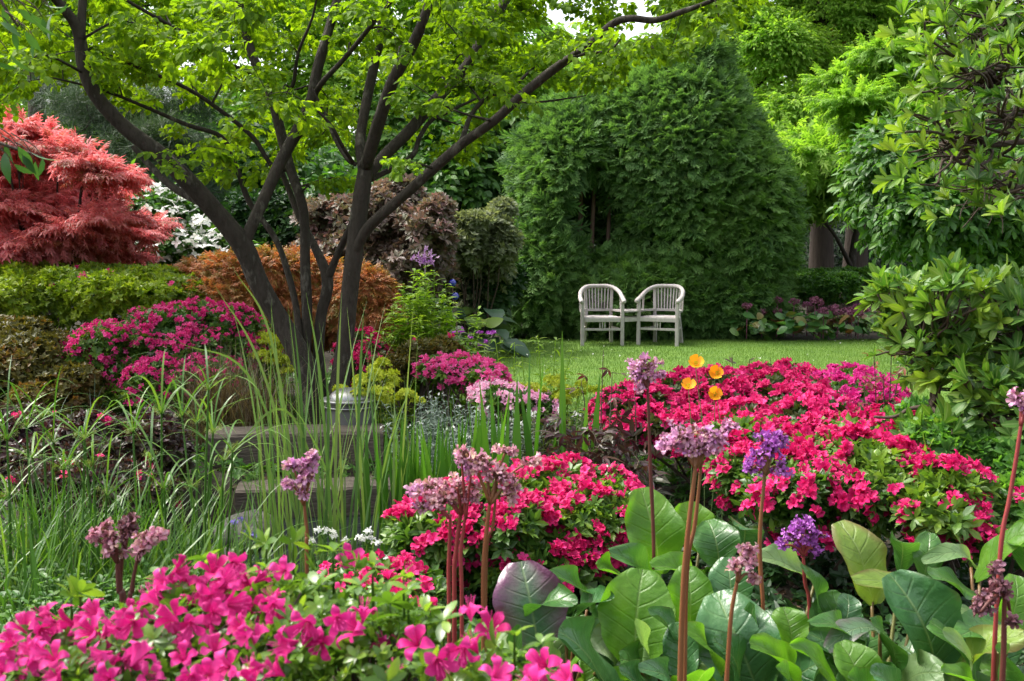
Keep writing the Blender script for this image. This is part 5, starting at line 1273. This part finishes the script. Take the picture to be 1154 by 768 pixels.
# (tip px, tip py, base px, base py, width px, kind, facing: c camera, u up, l / r sideways)
CL = {
 'a': ('bergenia with one big purple flushed leaf at its near side', 3.0, (640, 800), [
   (588, 634, 605, 735, 88, 'p', 'c'), (625, 643, 665, 690, 40, 'g', 'u'), (683, 668, 648, 694, 34, 'b', 'u'), (648, 708, 705, 800, 92, 'b', 'u'), (705, 756, 720, 810, 52, 'b', 'u'), (640, 672, 600, 700, 46, 'g', 'u'), (600, 735, 640, 800, 50, 'g', 'u'), (570, 720, 610, 780, 40, 'g', 'l')]),
 'b': ('bergenia with bright translucent leaves around the tallest brown stalk', 2.95, (755, 800), [
   (724, 550, 742, 648, 66, 'y', 'c'), (726, 644, 712, 752, 92, 'y', 'c'), (676, 638, 706, 655, 36, 'y', 'u'), (738, 634, 785, 660, 42, 'y', 'u'), (725, 702, 722, 756, 28, 'l', 'r'), (738, 688, 792, 748, 50, 'b', 'u'), (744, 745, 765, 800, 46, 'b', 'u'), (776, 638, 776, 718, 58, 'y', 'c'), (760, 702, 775, 770, 44, 'b', 'c'), (772, 566, 790, 622, 52, 'y', 'c'), (690, 620, 735, 665, 40, 'g', 'u'), (795, 752, 770, 800, 50, 'y', 'u')]),
 'c': ('bergenia with a large dark glossy leaf in front of the violet flowers', 2.85, (860, 800), [
   (798, 586, 812, 640, 56, 'g', 'c'), (838, 584, 835, 622, 46, 'b', 'u'), (822, 628, 826, 694, 52, 'b', 'c'), (812, 672, 852, 782, 98, 'b', 'c'), (862, 622, 922, 658, 46, 'l', 'u'), (912, 640, 915, 705, 40, 'g', 'r'), (884, 684, 892, 728, 44, 'y', 'c'), (862, 716, 905, 790, 56, 'y', 'u'), (903, 726, 945, 795, 56, 'y', 'u'), (840, 690, 870, 740, 36, 'g', 'l'), (790, 700, 810, 770, 44, 'y', 'u'), (880, 755, 900, 810, 50, 'g', 'u')]),
 'd': ('bergenia with a yellowing brown edged leaf and a big blue green one', 2.85, (990, 800), [
   (958, 588, 985, 682, 64, 'w', 'c'), (957, 668, 950, 712, 30, 'b', 'c'), (935, 722, 996, 712, 36, 'm', 'u'), (948, 724, 975, 792, 56, 'y', 'c'), (968, 646, 1066, 688, 44, 'w', 'u'), (1004, 647, 1056, 760, 88, 'b', 'c'), (1050, 600, 1040, 652, 36, 'g', 'c'), (1000, 748, 1022, 810, 54, 'b', 'u'), (1012, 602, 1015, 645, 34, 'g', 'u'), (985, 700, 1010, 760, 46, 'g', 'u'), (930, 690, 960, 740, 40, 'g', 'u'), (960, 760, 985, 810, 50, 'g', 'u')]),
 'e': ('bergenia at the frame edge with pale curled leaves and a withered head', 2.8, (1115, 800), [
   (1052, 622, 1098, 640, 28, 'l', 'u'), (1052, 640, 1105, 672, 44, 'g', 'u'), (1158, 588, 1100, 655, 44, 'y', 'u'), (1070, 680, 1102, 692, 36, 'l', 'u'), (1082, 715, 1130, 705, 44, 'g', 'u'), (1150, 712, 1085, 750, 52, 'w', 'u'), (1072, 712, 1090, 775, 40, 'l', 'r'), (1148, 648, 1138, 716, 46, 'y', 'c'), (1130, 730, 1120, 800, 56, 'g', 'u'), (1065, 755, 1100, 800, 46, 'y', 'u'), (1150, 610, 1160, 650, 40, 'g', 'u')]),
}
CLT = {}
for key, (lbl, dm, cpx, lv) in CL.items():
    def dep(py): return float(np.clip(3.45 - (py - 560) / 208 * .95, 2.3, 3.5))
    b = W(cpx[0], 700, dm); b[2] = gz(b[0], b[1])
    th = CLT[key] = thing('bergenia_plant', lbl, 'bergenia', b, 'big leaved bergenias in the foreground')
    root = b + (0, 0, -.02)
    for (tx, ty, bx, by, w_, kd, fc) in lv:
        d0 = dep((ty + by) / 2)
        if fc == 'c': E, B = W(tx, ty, d0 + .03), W(bx, by, d0 - .02)
        else: E, B = W(tx, ty, d0 - .07), W(bx, by, d0 + .06)
        n = {'c': (.15 * rng.normal(), -.85, .55), 'u': (.2 * rng.normal(), -.45, .9), 'l': (-.7, -.6, .5), 'r': (.75, -.5, .4)}[fc]
        r_ = root * .75 + B * .25; r_[2] = gz(r_[0], r_[1]) - .02
        bleaf(th, B, E, w_ * d0 / FPX, kd, n, cup=rng.uniform(.1, .6), bow=rng.uniform(-.04, .14), back=rng.uniform(.03, .3), root=r_)
    for i in range(24):      # lower leaves in the shade of the others
        a = rng.uniform(0, 6.28); r_ = rng.uniform(.05, .24)
        B = b + (math.cos(a) * r_, math.sin(a) * r_ - .05, rng.uniform(.08, .26)); E = B + np.array([math.cos(a) * .12, math.sin(a) * .12, .09 + .05 * rng.normal()])
        bleaf(th, B, E, rng.uniform(.10, .16), 'gbygl'[i % 5], (.3 * rng.normal(), -.6, .8), root=root)

M_STALK = noisemat('flower_stalk', [(.13, .04, .018), (.20, .075, .03), (.16, .09, .035)], 12, .45, .15, (1, 1, .2))
M_DSTALK = noisemat('dark_flower_stalk', [(.07, .022, .018), (.12, .035, .025)], 12, .45, .15, (1, 1, .2))
M_RSTALK = noisemat('red_flower_stalk', [(.20, .03, .03), (.28, .05, .045)], 12, .45, .15, (1, 1, .2))
M_LILACF = leafmat('lilac_bell', [(.30, .12, .16), (.42, .16, .30), (.52, .24, .42), (.60, .34, .50), (.46, .28, .22), (.55, .22, .55)], .3, .55, (1.2, 1, 1.15))
M_VIOF = leafmat('violet_bell', [(.16, .04, .18), (.28, .06, .34), (.40, .10, .46), (.48, .18, .50)], .3, .55, (1.2, 1, 1.15))
M_FADE = leafmat('withered_bell', [(.08, .03, .03), (.16, .06, .07), (.24, .10, .12), (.30, .16, .22)], .25, .6, (1.2, 1, 1))
M_PINKF = leafmat('pinkish_bell', [(.34, .12, .13), (.48, .20, .26), (.58, .28, .40), (.66, .42, .44), (.42, .26, .16)], .3, .55, (1.2, 1, 1.1))
M_CALYX = leafmat('bergenia_calyx', [(.12, .04, .03), (.18, .07, .04), (.10, .08, .03)], .2, .5, (1.2, 1, .8))
BELL = [blossom(5, [(.12, -.75, .12), (.35, -.1, .24), (.75, .25, .33), (1.0, .2, .15)], .12, i) for i in range(3)]
def stalk(th, top, base, d, r_px, mat, head, petal, n=26, s=.0135, lean=0):
    """a flower stalk; head = [(px, py, rx, ry)...] clusters"""
    k = d / FPX
    t, b = W(*top, d), W(*base, d)
    g0 = b.copy(); g0[2] = gz(b[0], b[1]) - .03
    pts = [g0, b * .999, b * .5 + t * .5 + (rng.normal() * .005, 0, 0), t] if base[1] < 765 else [g0, b * .6 + t * .4 + (rng.normal() * .005, 0, 0), t]
    st = MB(); pts, rads = catmull(np.array(pts), np.array([r_px * k * .62] + [r_px * k * .58] * (len(pts) - 2) + [r_px * k * .42]), 9)
    rads = rads * (1 + .07 * nz(pts, 45, 7) + .05 * nz(pts, 120, 8)); pts = pts + .0012 * np.column_stack([nz(pts, 30, 5), nz(pts, 30, 6), 0 * rads])
    st.tube(pts, rads, 10, 1)
    for (hx, hy, rx, ry) in head:
        c = W(hx, hy, d + .02 * rng.normal()); st.tube([t - (t - b) * .06, t * .5 + c * .5 + (0, 0, .004), c], [r_px * k * .5, r_px * k * .4, r_px * k * .25], 7, 4)
    so = st.build('flower_stalk', mat, th, smooth=True)
    fl, cx = MB(), MB()
    for (hx, hy, rx, ry) in head:
        rx, ry = rx * .8, ry * .75; m_ = max(9, int(n * rx * ry / 220 * (d / 2.5) ** 2)); c = W(hx, hy, d)
        o = rand_dir(m_); P = c + o * np.array([rx, rx, ry]) * k * (.3 + 1.0 * rng.random(m_) ** .8)[:, None]
        inst_mix(fl, BELL, frames(rand_dir(m_), o + .35 * UP - (0, .25, 0) + .4 * rand_dir(m_), s * rng.uniform(.7, 1.35, m_)), P)
        q = rng.random(m_) < .6
        for p_ in P[q][:24]: cx.tube([c - (0, 0, ry * k * .6), (c + p_) / 2, p_], [.0022, .0018, .0012], 4, 2)
        cx.inst(TUFTS if False else whorl(LF_S, 5, .9, 1, .2, 4), frames(rand_dir(m_), o + .3 * UP, s * .8), P - o * s * .9)
    fo = fl.build('flower_head', petal, so); cx.build('calyx', M_CALYX, fo)
stalk(CLT['b'], (729, 425), (737, 640), 3.1, 3.6, M_DSTALK, [(727, 412, 20, 12), (715, 422, 10, 9), (738, 424, 11, 8), (722, 436, 9, 8)], M_LILACF)
stalk(CLT['b'], (785, 512), (764, 770), 2.35, 5.4, M_STALK, [(770, 488, 30, 14), (800, 492, 26, 14), (752, 498, 16, 12), (785, 505, 30, 12), (822, 482, 10, 7)], M_LILACF)
stalk(CLT['b'], (790, 520), (774, 660), 2.38, 4, M_STALK, [(795, 508, 14, 8)], M_PINKF)
stalk(CLT['c'], (863, 525), (860, 702), 2.75, 4.2, M_STALK, [(868, 500, 20, 18), (848, 528, 14, 11), (880, 530, 12, 11), (858, 512, 14, 12), (882, 490, 10, 9)], M_VIOF)
stalk(CLT['c'], (905, 622), (912, 690), 2.95, 4, M_RSTALK, [(900, 600, 20, 14), (886, 614, 12, 10), (922, 602, 12, 9), (908, 590, 14, 8), (916, 618, 12, 8)], M_VIOF)
stalk(CLT['c'], (832, 648), (814, 775), 2.3, 4.5, M_STALK, [(840, 630, 12, 14), (848, 650, 9, 10), (830, 638, 10, 8), (842, 618, 9, 6)], M_PINKF)
stalk(CLT['e'], (1152, 470), (1126, 640), 2.55, 4.5, M_RSTALK, [(1150, 446, 14, 10), (1158, 455, 12, 12)], M_LILACF)
stalk(CLT['e'], (1132, 662), (1130, 775), 2.35, 5.5, M_DSTALK, [(1112, 675, 12, 20), (1130, 660, 12, 14), (1105, 690, 8, 14), (1140, 700, 8, 10), (1125, 640, 10, 6)], M_FADE)
hid = [
 ('bergenia with a broad cluster of fading lilac heads before the crimson mound', (540, 690), [
   ((520, 575), (512, 670), 2.6, 4.5, M_RSTALK, [(515, 550, 26, 15), (485, 552, 22, 12), (500, 562, 22, 12), (530, 560, 16, 12)], M_PINKF), ((508, 580), (506, 668), 2.62, 4, M_RSTALK, [(470, 552, 16, 10), (478, 570, 14, 9)], M_LILACF),
   ((525, 580), (520, 668), 2.58, 4, M_RSTALK, [(520, 520, 14, 12), (532, 530, 14, 12)], M_LILACF), ((553, 560), (545, 700), 2.55, 4.8, M_STALK, [(545, 522, 18, 16), (570, 508, 18, 8), (562, 535, 16, 14), (580, 545, 10, 14), (525, 512, 12, 8)], M_PINKF), ((560, 545), (548, 640), 2.57, 3, M_STALK, [(600, 520, 14, 7), (575, 560, 9, 9)], M_PINKF)]),
 ('bergenia with stubby brown fading flower heads before the sedges', (140, 700), [
   ((132, 630), (140, 700), 2.3, 5.5, M_DSTALK, [(116, 598, 16, 12), (108, 606, 10, 8), (128, 606, 14, 12), (130, 620, 12, 12)], M_PINKF), ((138, 625), (142, 700), 2.32, 5, M_DSTALK, [(145, 592, 10, 10), (150, 586, 10, 6), (140, 604, 10, 14)], M_FADE), ((155, 630), (148, 700), 2.28, 4.5, M_DSTALK, [(165, 604, 16, 10), (175, 603, 12, 6), (160, 618, 10, 10)], M_PINKF)]),
 ('single bergenia stalk with a narrow lilac head in front of the timber steps', (345, 680), [
   ((342, 565), (346, 640), 2.6, 3.8, M_STALK, [(340, 540, 12, 12), (330, 525, 8, 6), (346, 522, 9, 9), (352, 536, 8, 7), (328, 545, 8, 6), (340, 555, 10, 8), (353, 514, 6, 5)], M_LILACF)]),
]
for lbl, bp_, sts in hid:
    b = W(bp_[0], bp_[1], 2.55); b[2] = gz(b[0], b[1])
    th = thing('bergenia_plant', lbl, 'bergenia', b, 'bergenias in flower behind the pink azalea')
    for a_ in sts: stalk(th, *a_)
    for i in range(7):
        a = i * .9; B = b + (math.cos(a) * .07, math.sin(a) * .07, .14); E = B + np.array([math.cos(a) * .15, math.sin(a) * .15, .05])
        bleaf(th, B, E, .13, 'gb'[i % 2], (0, -.2, 1), root=b)

# ------------------------------------------------------------------ the pink azalea in front
fl_ = [LB(40, 812, 1.42, 130, 90, .24), LB(190, 775, 1.48, 110, 96, .24), LB(320, 768, 1.52, 95, 112, .24), LB(430, 790, 1.48, 95, 84, .22), LB(560, 820, 1.42, 95, 66, .22), LB(400, 730, 1.75, 80, 60, .2)]
fb = W(250, 768, 1.55); fb[2] = gz(fb[0], fb[1])
fa = thing('azalea_shrub', 'hot pink azalea closest to the viewer with large soft open blooms', 'azalea', fb)
st = MB(); stems_for(st, fb, fl_, 40, .009)
lbq = np.array(fl_)
Pq, Nq, _ = lobes_sample(fl_, 150, shell=.2, amp=.1)
for p_, n_ in zip(Pq, Nq): st.tube([p_ - n_ * .16 - (0, 0, .1), p_ - n_ * .06 + rand_dir(1)[0] * .02, p_ + n_ * .01], [.0035, .0028, .0015], 5, 3)
st.build('stems', M_TWIG, fa)
M_FAL = leafmat('front_azalea_leaf', [(.05, .11, .015), (.08, .17, .02), (.14, .25, .03), (.22, .33, .04)], .4, .3, (1.5, 1.5, .6), .5)
LF_AZF = leaf([(.15, .10), (.35, .18), (.6, .22), (.85, .14)], .2, .3)
ROS_F = [whorl(LF_AZF, 6, .5, 1, .3, 50 + i) for i in range(4)]
fo = MB()
foliage_mix(fo, ROS_F, fl_, 2300, .021, 'rosette', shell=.28, amp=.1, freq=4, seed=41, rnd=.7)
fo.build('foliage', M_FAL, fa, smooth=True)
STF = [(.03, -.75, .07), (.16, -.42, .12), (.34, -.06, .22), (.60, .18, .34), (.86, .22, .33), (1.03, .10, .20), (1.12, .02, .04)]
M_HOTF = leafmat('front_pink_petal', [(.36, .006, .10), (.46, .012, .14), (.56, .022, .20), (.66, .06, .28)], .3, .6, (1.15, 1, 1.15), .15, tipcol=((.66, .07, .30), .5, 1.15))
M_STAM = leafmat('stamen', [(.6, .05, .25), (.75, .2, .4)], .1, .5)
var = []
for i in range(6):
    mb = MB(); t = blossom(5, STF, .17, 60 + i, 1.0)
    mb.inst(t, np.eye(3)[None] * .0238, np.zeros((1, 3)), np.array([.2 + .12 * i]), .5)
    for q in range(6):
        a = q * 1.05; mb.tube([(0, 0, -.018), (.004 * math.cos(a), .004 * math.sin(a), .004), (.009 * math.cos(a) + .003, .009 * math.sin(a), .024)], [.0006, .0005, .0008], 4, 3, rnd=.95)
    o = mb.build('blossom', M_HOTF, None, smooth=True, subsurf=1); var.append(o)
pos = [(202, 643), (241, 690), (265, 636), (255, 654), (171, 674), (318, 643), (307, 675), (286, 688), (188, 699), (160, 706), (122, 709), (105, 692), (70, 702), (52, 699), (35, 716), (10, 723), (59, 741), (91, 727), (136, 727), (94, 751), (17, 758), (206, 741), (234, 758), (168, 762),
       (360, 727), (323, 727), (380, 699), (398, 709), (394, 629), (227, 660), (205, 660), (394, 706), (432, 727), (467, 723), (495, 748), (530, 688), (554, 706), (533, 727), (610, 748), (638, 764), (215, 705), (250, 668), (262, 680), (150, 688), (85, 712), (25, 705), (40, 735), (115, 740), (140, 750), (62, 762), (120, 765), (186, 675), (196, 715), (220, 684), (278, 662), (295, 650), (315, 700), (345, 705),
       (-8, 735), (0, 755), (30, 768), (78, 725), (100, 712), (150, 735), (175, 735), (165, 690), (240, 640), (268, 705), (410, 690), (520, 735), (600, 770), (560, 760), (440, 760), (215, 765), (270, 655), (238, 672), (182, 655), (140, 700), (110, 722), (48, 712)]
for i in range(26):
    x_ = 330 * rng.random() ** 1.15 - 10; lo_ = np.interp(x_, [0, 100, 170, 240, 330], [722, 705, 690, 655, 660]); pos.append((x_, lo_ + (765 - lo_) * rng.random() ** 1.2))
first = {}
for i, (px, py) in enumerate(pos):
    d = 1.60 - (py - 630) / 140 * .33 + .05 * rng.normal()
    d = max(1.18, d)
    c = W(px, py, d)
    v = i % 6
    o = var[v] if v not in first else var[v].copy()
    if v in first: col.objects.link(o)
    first[v] = 1
    nn_ = unit(np.array([.5 * rng.normal(), -.55 + .5 * rng.normal(), .55 + .3 * rng.normal()]))
    M = frames(rand_dir(1), nn_[None], rng.uniform(.78, 1.12) * (1 if py < 715 or px > 300 else .9))[0]
    from mathutils import Matrix
    M4 = Matrix(((M[0, 0], M[0, 1], M[0, 2], c[0] - fb[0]), (M[1, 0], M[1, 1], M[1, 2], c[1] - fb[1]), (M[2, 0], M[2, 1], M[2, 2], c[2] - fb[2]), (0, 0, 0, 1)))
    o.parent = fa
    o.matrix_local = M4
g = MB(); P = np.array([W(px, py, max(1.2, 1.62 - (py - 630) / 140 * .33)) for px, py in pos]); P = np.repeat(P, 2, 0)
P = P + (0, .01, -.035) + rand_dir(len(P)) * .022
inst_mix(g, ROS_F, frames(rand_dir(len(P)), UP + .6 * rand_dir(len(P)) - (0, .3, 0), rng.uniform(.022, .034, len(P))), P)
# leafy tips standing above the blooms
tp = [(300, 612), (330, 612), (282, 608), (420, 640), (375, 622), (352, 618), (455, 650), (405, 660), (440, 680), (480, 690), (180, 648), (90, 668), (80, 672), (500, 700), (580, 715), (560, 730), (610, 725), (340, 690), (360, 660), (420, 700), (300, 640), (235, 630), (460, 665), (350, 640), (400, 640)]
P = np.array([W(px, py, 1.62 - (py - 630) / 140 * .3) for px, py in tp])
inst_mix(g, ROS_F, frames(rand_dir(len(P)), UP + .4 * rand_dir(len(P)), rng.uniform(.026, .04, len(P))), P)
for p_ in P: g.tube([p_ - (0, -.01, .12), p_ - (0, 0, .05), p_], [.003, .0025, .0015], 5, 3, rnd=.1)
g.build('leafy_shoots', M_FAL, fa, smooth=True)

# ------------------------------------------------------------------ rhododendrons on the right
M_RHO = leafmat('rhododendron_leaf', [(.035, .10, .018), (.055, .14, .022), (.08, .18, .026), (.13, .23, .03), (.18, .28, .035)], .38, .45, (1.6, 1.6, .6), .35, .3)
RHOW = [whorl(LF_RHODO, 8, t, 1, .22, 70 + i) for i, t in enumerate((.5, .7, .95, 1.1))]
rl = [LB(1022, 338, 4.7, 38, 22, .25), LB(1085, 345, 4.5, 62, 38, .3), LB(1140, 370, 4.4, 45, 60, .3), LB(1040, 400, 4.6, 52, 32, .25), LB(1100, 430, 4.4, 60, 36, .3), LB(1150, 470, 4.2, 40, 40, .25), LB(1060, 500, 4.3, 40, 28, .2), LB(1005, 372, 4.7, 22, 14, .2)]
rb = W(1062, 560, 4.55); rb[2] = gz(rb[0], rb[1])
rh = thing('rhododendron_shrub', 'big leaved rhododendron shrub at the lawn edge in front of the box bush', 'rhododendron', rb)
tr = MB()
def crook(mb, p, q, r0, r1, n=5, j=.12, sides=7):
    p, q = np.array(p), np.array(q); L = np.linalg.norm(q - p)
    pts = [p + (q - p) * i / n + (rand_dir(1)[0] * j * L * (.4 if 0 < i < n else 0)) for i in range(n + 1)]
    mb.tube(pts, np.linspace(r0, r1, n + 1), sides, 4); return pts
fork = W(1052, 460, 4.5)
crook(tr, rb - (0, 0, .05), fork, .03, .024, 4, .06)
k1 = W(1048, 398, 4.55); crook(tr, fork, k1, .02, .014)
k2 = W(1100, 455, 4.4); crook(tr, fork, k2, .018, .013); k3 = W(1154, 395, 4.4); crook(tr, k2, k3, .013, .01)
k4 = W(985, 470, 4.5); crook(tr, fork, k4, .012, .006)
hubs = [fork, k1, k2, k3]
P, N, j = lobes_sample(rl, 320, shell=.45, amp=.1, back=.7, seed=77)
fo = MB()
for p_ in P:
    h = hubs[int(np.argmin([np.linalg.norm(p_ - q) for q in hubs]))]
    crook(tr, h, p_, .008, .004, 4, .18, 5)
tr.build('trunk', M_TWIG, rh, smooth=True)
d_, nn_ = orient(N, 'rosette', .4)
inst_mix(fo, RHOW, frames(d_, nn_ + .4 * UP, rng.uniform(.07, .115, len(P))), P, np.clip(.5 + .25 * rng.normal(size=len(P)), 0, 1), .35)
fo.build('foliage', M_RHO, rh, smooth=True)
# the second one overhangs from outside the frame
ub = np.array([3.55, 4.7, 0.0])
ur = thing('rhododendron_tree', 'tall rhododendron tree reaching in with twisting brown twigs over the lawn side', 'tree', ub)
tr = MB(); top = np.array([3.0, 4.6, 2.6])
crook(tr, ub - (0, 0, .1), (3.3, 4.7, 1.5), .07, .05, 4, .05, 9); crook(tr, (3.3, 4.7, 1.5), top, .05, .035, 4, .06, 8)
br = [W(1140, 20, 4.3), W(1120, 95, 4.3), W(1110, 165, 4.3), W(1130, 215, 4.3), W(1150, 140, 4.2), W(1120, -40, 4.3)]
sp0 = [(2.98, 4.6, 2.5), (3.05, 4.62, 2.3), (3.1, 4.62, 2.1), (3.2, 4.65, 1.85), (3.05, 4.62, 2.2), top]
for s_, e in zip(sp0, br): crook(tr, s_, e, .022, .012, 6, .10)
wp = [(1042, 25), (1065, 12), (1035, 48), (1058, 58), (1090, 45), (1085, 15), (1120, 30), (1145, 15), (1140, 50), (1075, 85), (1110, 72), (1060, 100), (1092, 100), (1130, 88), (1150, 100), (1050, 128), (1078, 130), (1036, 155), (1060, 155), (1095, 150), (1125, 125), (1050, 178), (1030, 160), (1075, 180), (1105, 185), (1135, 165), (1150, 150), (1068, 208), (1052, 200), (1100, 215), (1130, 205), (1148, 195), (1115, 235), (1145, 225), (1050, -5), (1100, -15), (1150, -10), (1088, 70), (1020, 150)]
P = np.array([W(px, py, 4.2 + .25 * rng.normal()) for px, py in wp + [(a_ + 14 * rng.normal(), b_ + 12 * rng.normal()) for a_, b_ in wp]])
for p_ in P:
    h = br[int(np.argmin([np.linalg.norm(p_ - q) + (.4 if q[0] < p_[0] else 0) for q in br]))]
    pts = crook(tr, h, p_, .009, .004, 5, .2, 5)
    for q in range(2):
        s_ = pts[rng.integers(1, 4)]; crook(tr, s_, s_ + rand_dir(1)[0] * .18 + (-.06, 0, 0), .005, .002, 3, .2, 4)
tr.build('trunk', M_TWIG, ur, smooth=True)
fo = MB(); N = np.tile(np.array([[-.6, .1, .8]]), (len(P), 1)) + .4 * rand_dir(len(P))
P2 = np.concatenate([P, P + rand_dir(len(P)) * .12, P + rand_dir(len(P)) * .16]); N = np.concatenate([N, N + .5 * rand_dir(len(P)), N + .6 * rand_dir(len(P))])
inst_mix(fo, RHOW[2:], frames(rand_dir(len(P2)), N + .3 * UP, rng.uniform(.052, .082, len(P2))), P2, np.clip(.65 + .25 * rng.normal(size=len(P2)), 0, 1), .35)
up_l = [(3.2, 4.8, 3.1, .8, .8, .6), (3.4, 4.6, 2.5, .6, .7, .6)]
Pq, Nq, _ = lobes_sample(up_l, 120, shell=.6); inst_mix(fo, RHOW, frames(rand_dir(120), Nq + UP, .12), Pq)
fo.build('crown', leafmat('young_rhododendron_leaf', [(.04, .11, .018), (.06, .15, .022), (.09, .20, .026), (.14, .25, .03), (.2, .3, .04)], .38, .42, (1.6, 1.7, .5), .4, .3), ur, smooth=True)

# ------------------------------------------------------------------ drooping branch at the upper left
ob = np.array([-2.6, 2.7, 0.0])
ot = thing('cherry_tree', 'drooping twigs of lance shaped leaves dangling before the red maple', 'tree', ob)
tr = MB(); crook(tr, ob - (0, 0, .1), (-2.5, 2.7, 2.2), .06, .04, 4, .03, 9)
tr.tube([(-2.5, 2.7, 2.1), (-2.1, 2.7, 2.55), (-1.55, 2.7, 2.42), W(20, 30, 2.7)], [.03, .02, .010, .003], 6, 6)
tr.tube([(-2.5, 2.7, 1.8), (-2.0, 2.7, 2.05), W(-30, 150, 2.7), W(50, 178, 2.7)], [.03, .016, .006, .002], 6, 6)
P, D = [], []
for (px, py) in ((5, 5), (20, 10), (35, 18), (15, 35), (48, 20), (28, 35), (0, 25), (60, 15), (40, 45), (10, 60), (-10, 40), (-5, 70), (50, 5), (75, 5), (-20, 10), (8, 160), (20, 165), (35, 172), (48, 178), (5, 172), (25, 175), (-8, 158), (15, 185), (40, 182), (-20, 165), (-15, 145)):
    P.append(W(px, py, 2.7 + .06 * rng.normal())); D.append((.5 * rng.normal() + .25, .3 * rng.normal(), -.75))
P, D = np.array(P), np.array(D)
for p_ in P: tr.tube([p_ + (-.05, 0, .05), p_ + (-.02, 0, .03), p_], [.002, .0015, .001], 4, 2)
tr.build('trunk', M_TWIG, ot, smooth=True)
fo = MB(); LF_CH = leaf([(.12, .07), (.3, .15), (.55, .17), (.8, .09)], .25, .35)
fo.inst(LF_CH, frames(D, rand_dir(len(P)) - (0, .8, 0), rng.uniform(.05, .085, len(P))), P)
Pq, Nq, _ = lobes_sample([(-2.5, 2.7, 2.7, .7, .7, .5)], 700, shell=.6); Pq = Pq[Pq[:, 0] < -1.75]
fo.inst(LF_CH, frames(rand_dir(len(Pq)) - UP, rand_dir(len(Pq)), .08), Pq)
fo.build('crown', leafmat('cherry_leaf', [(.03, .09, .025), (.05, .13, .035), (.07, .17, .04)], .3, .35), ot, smooth=True)
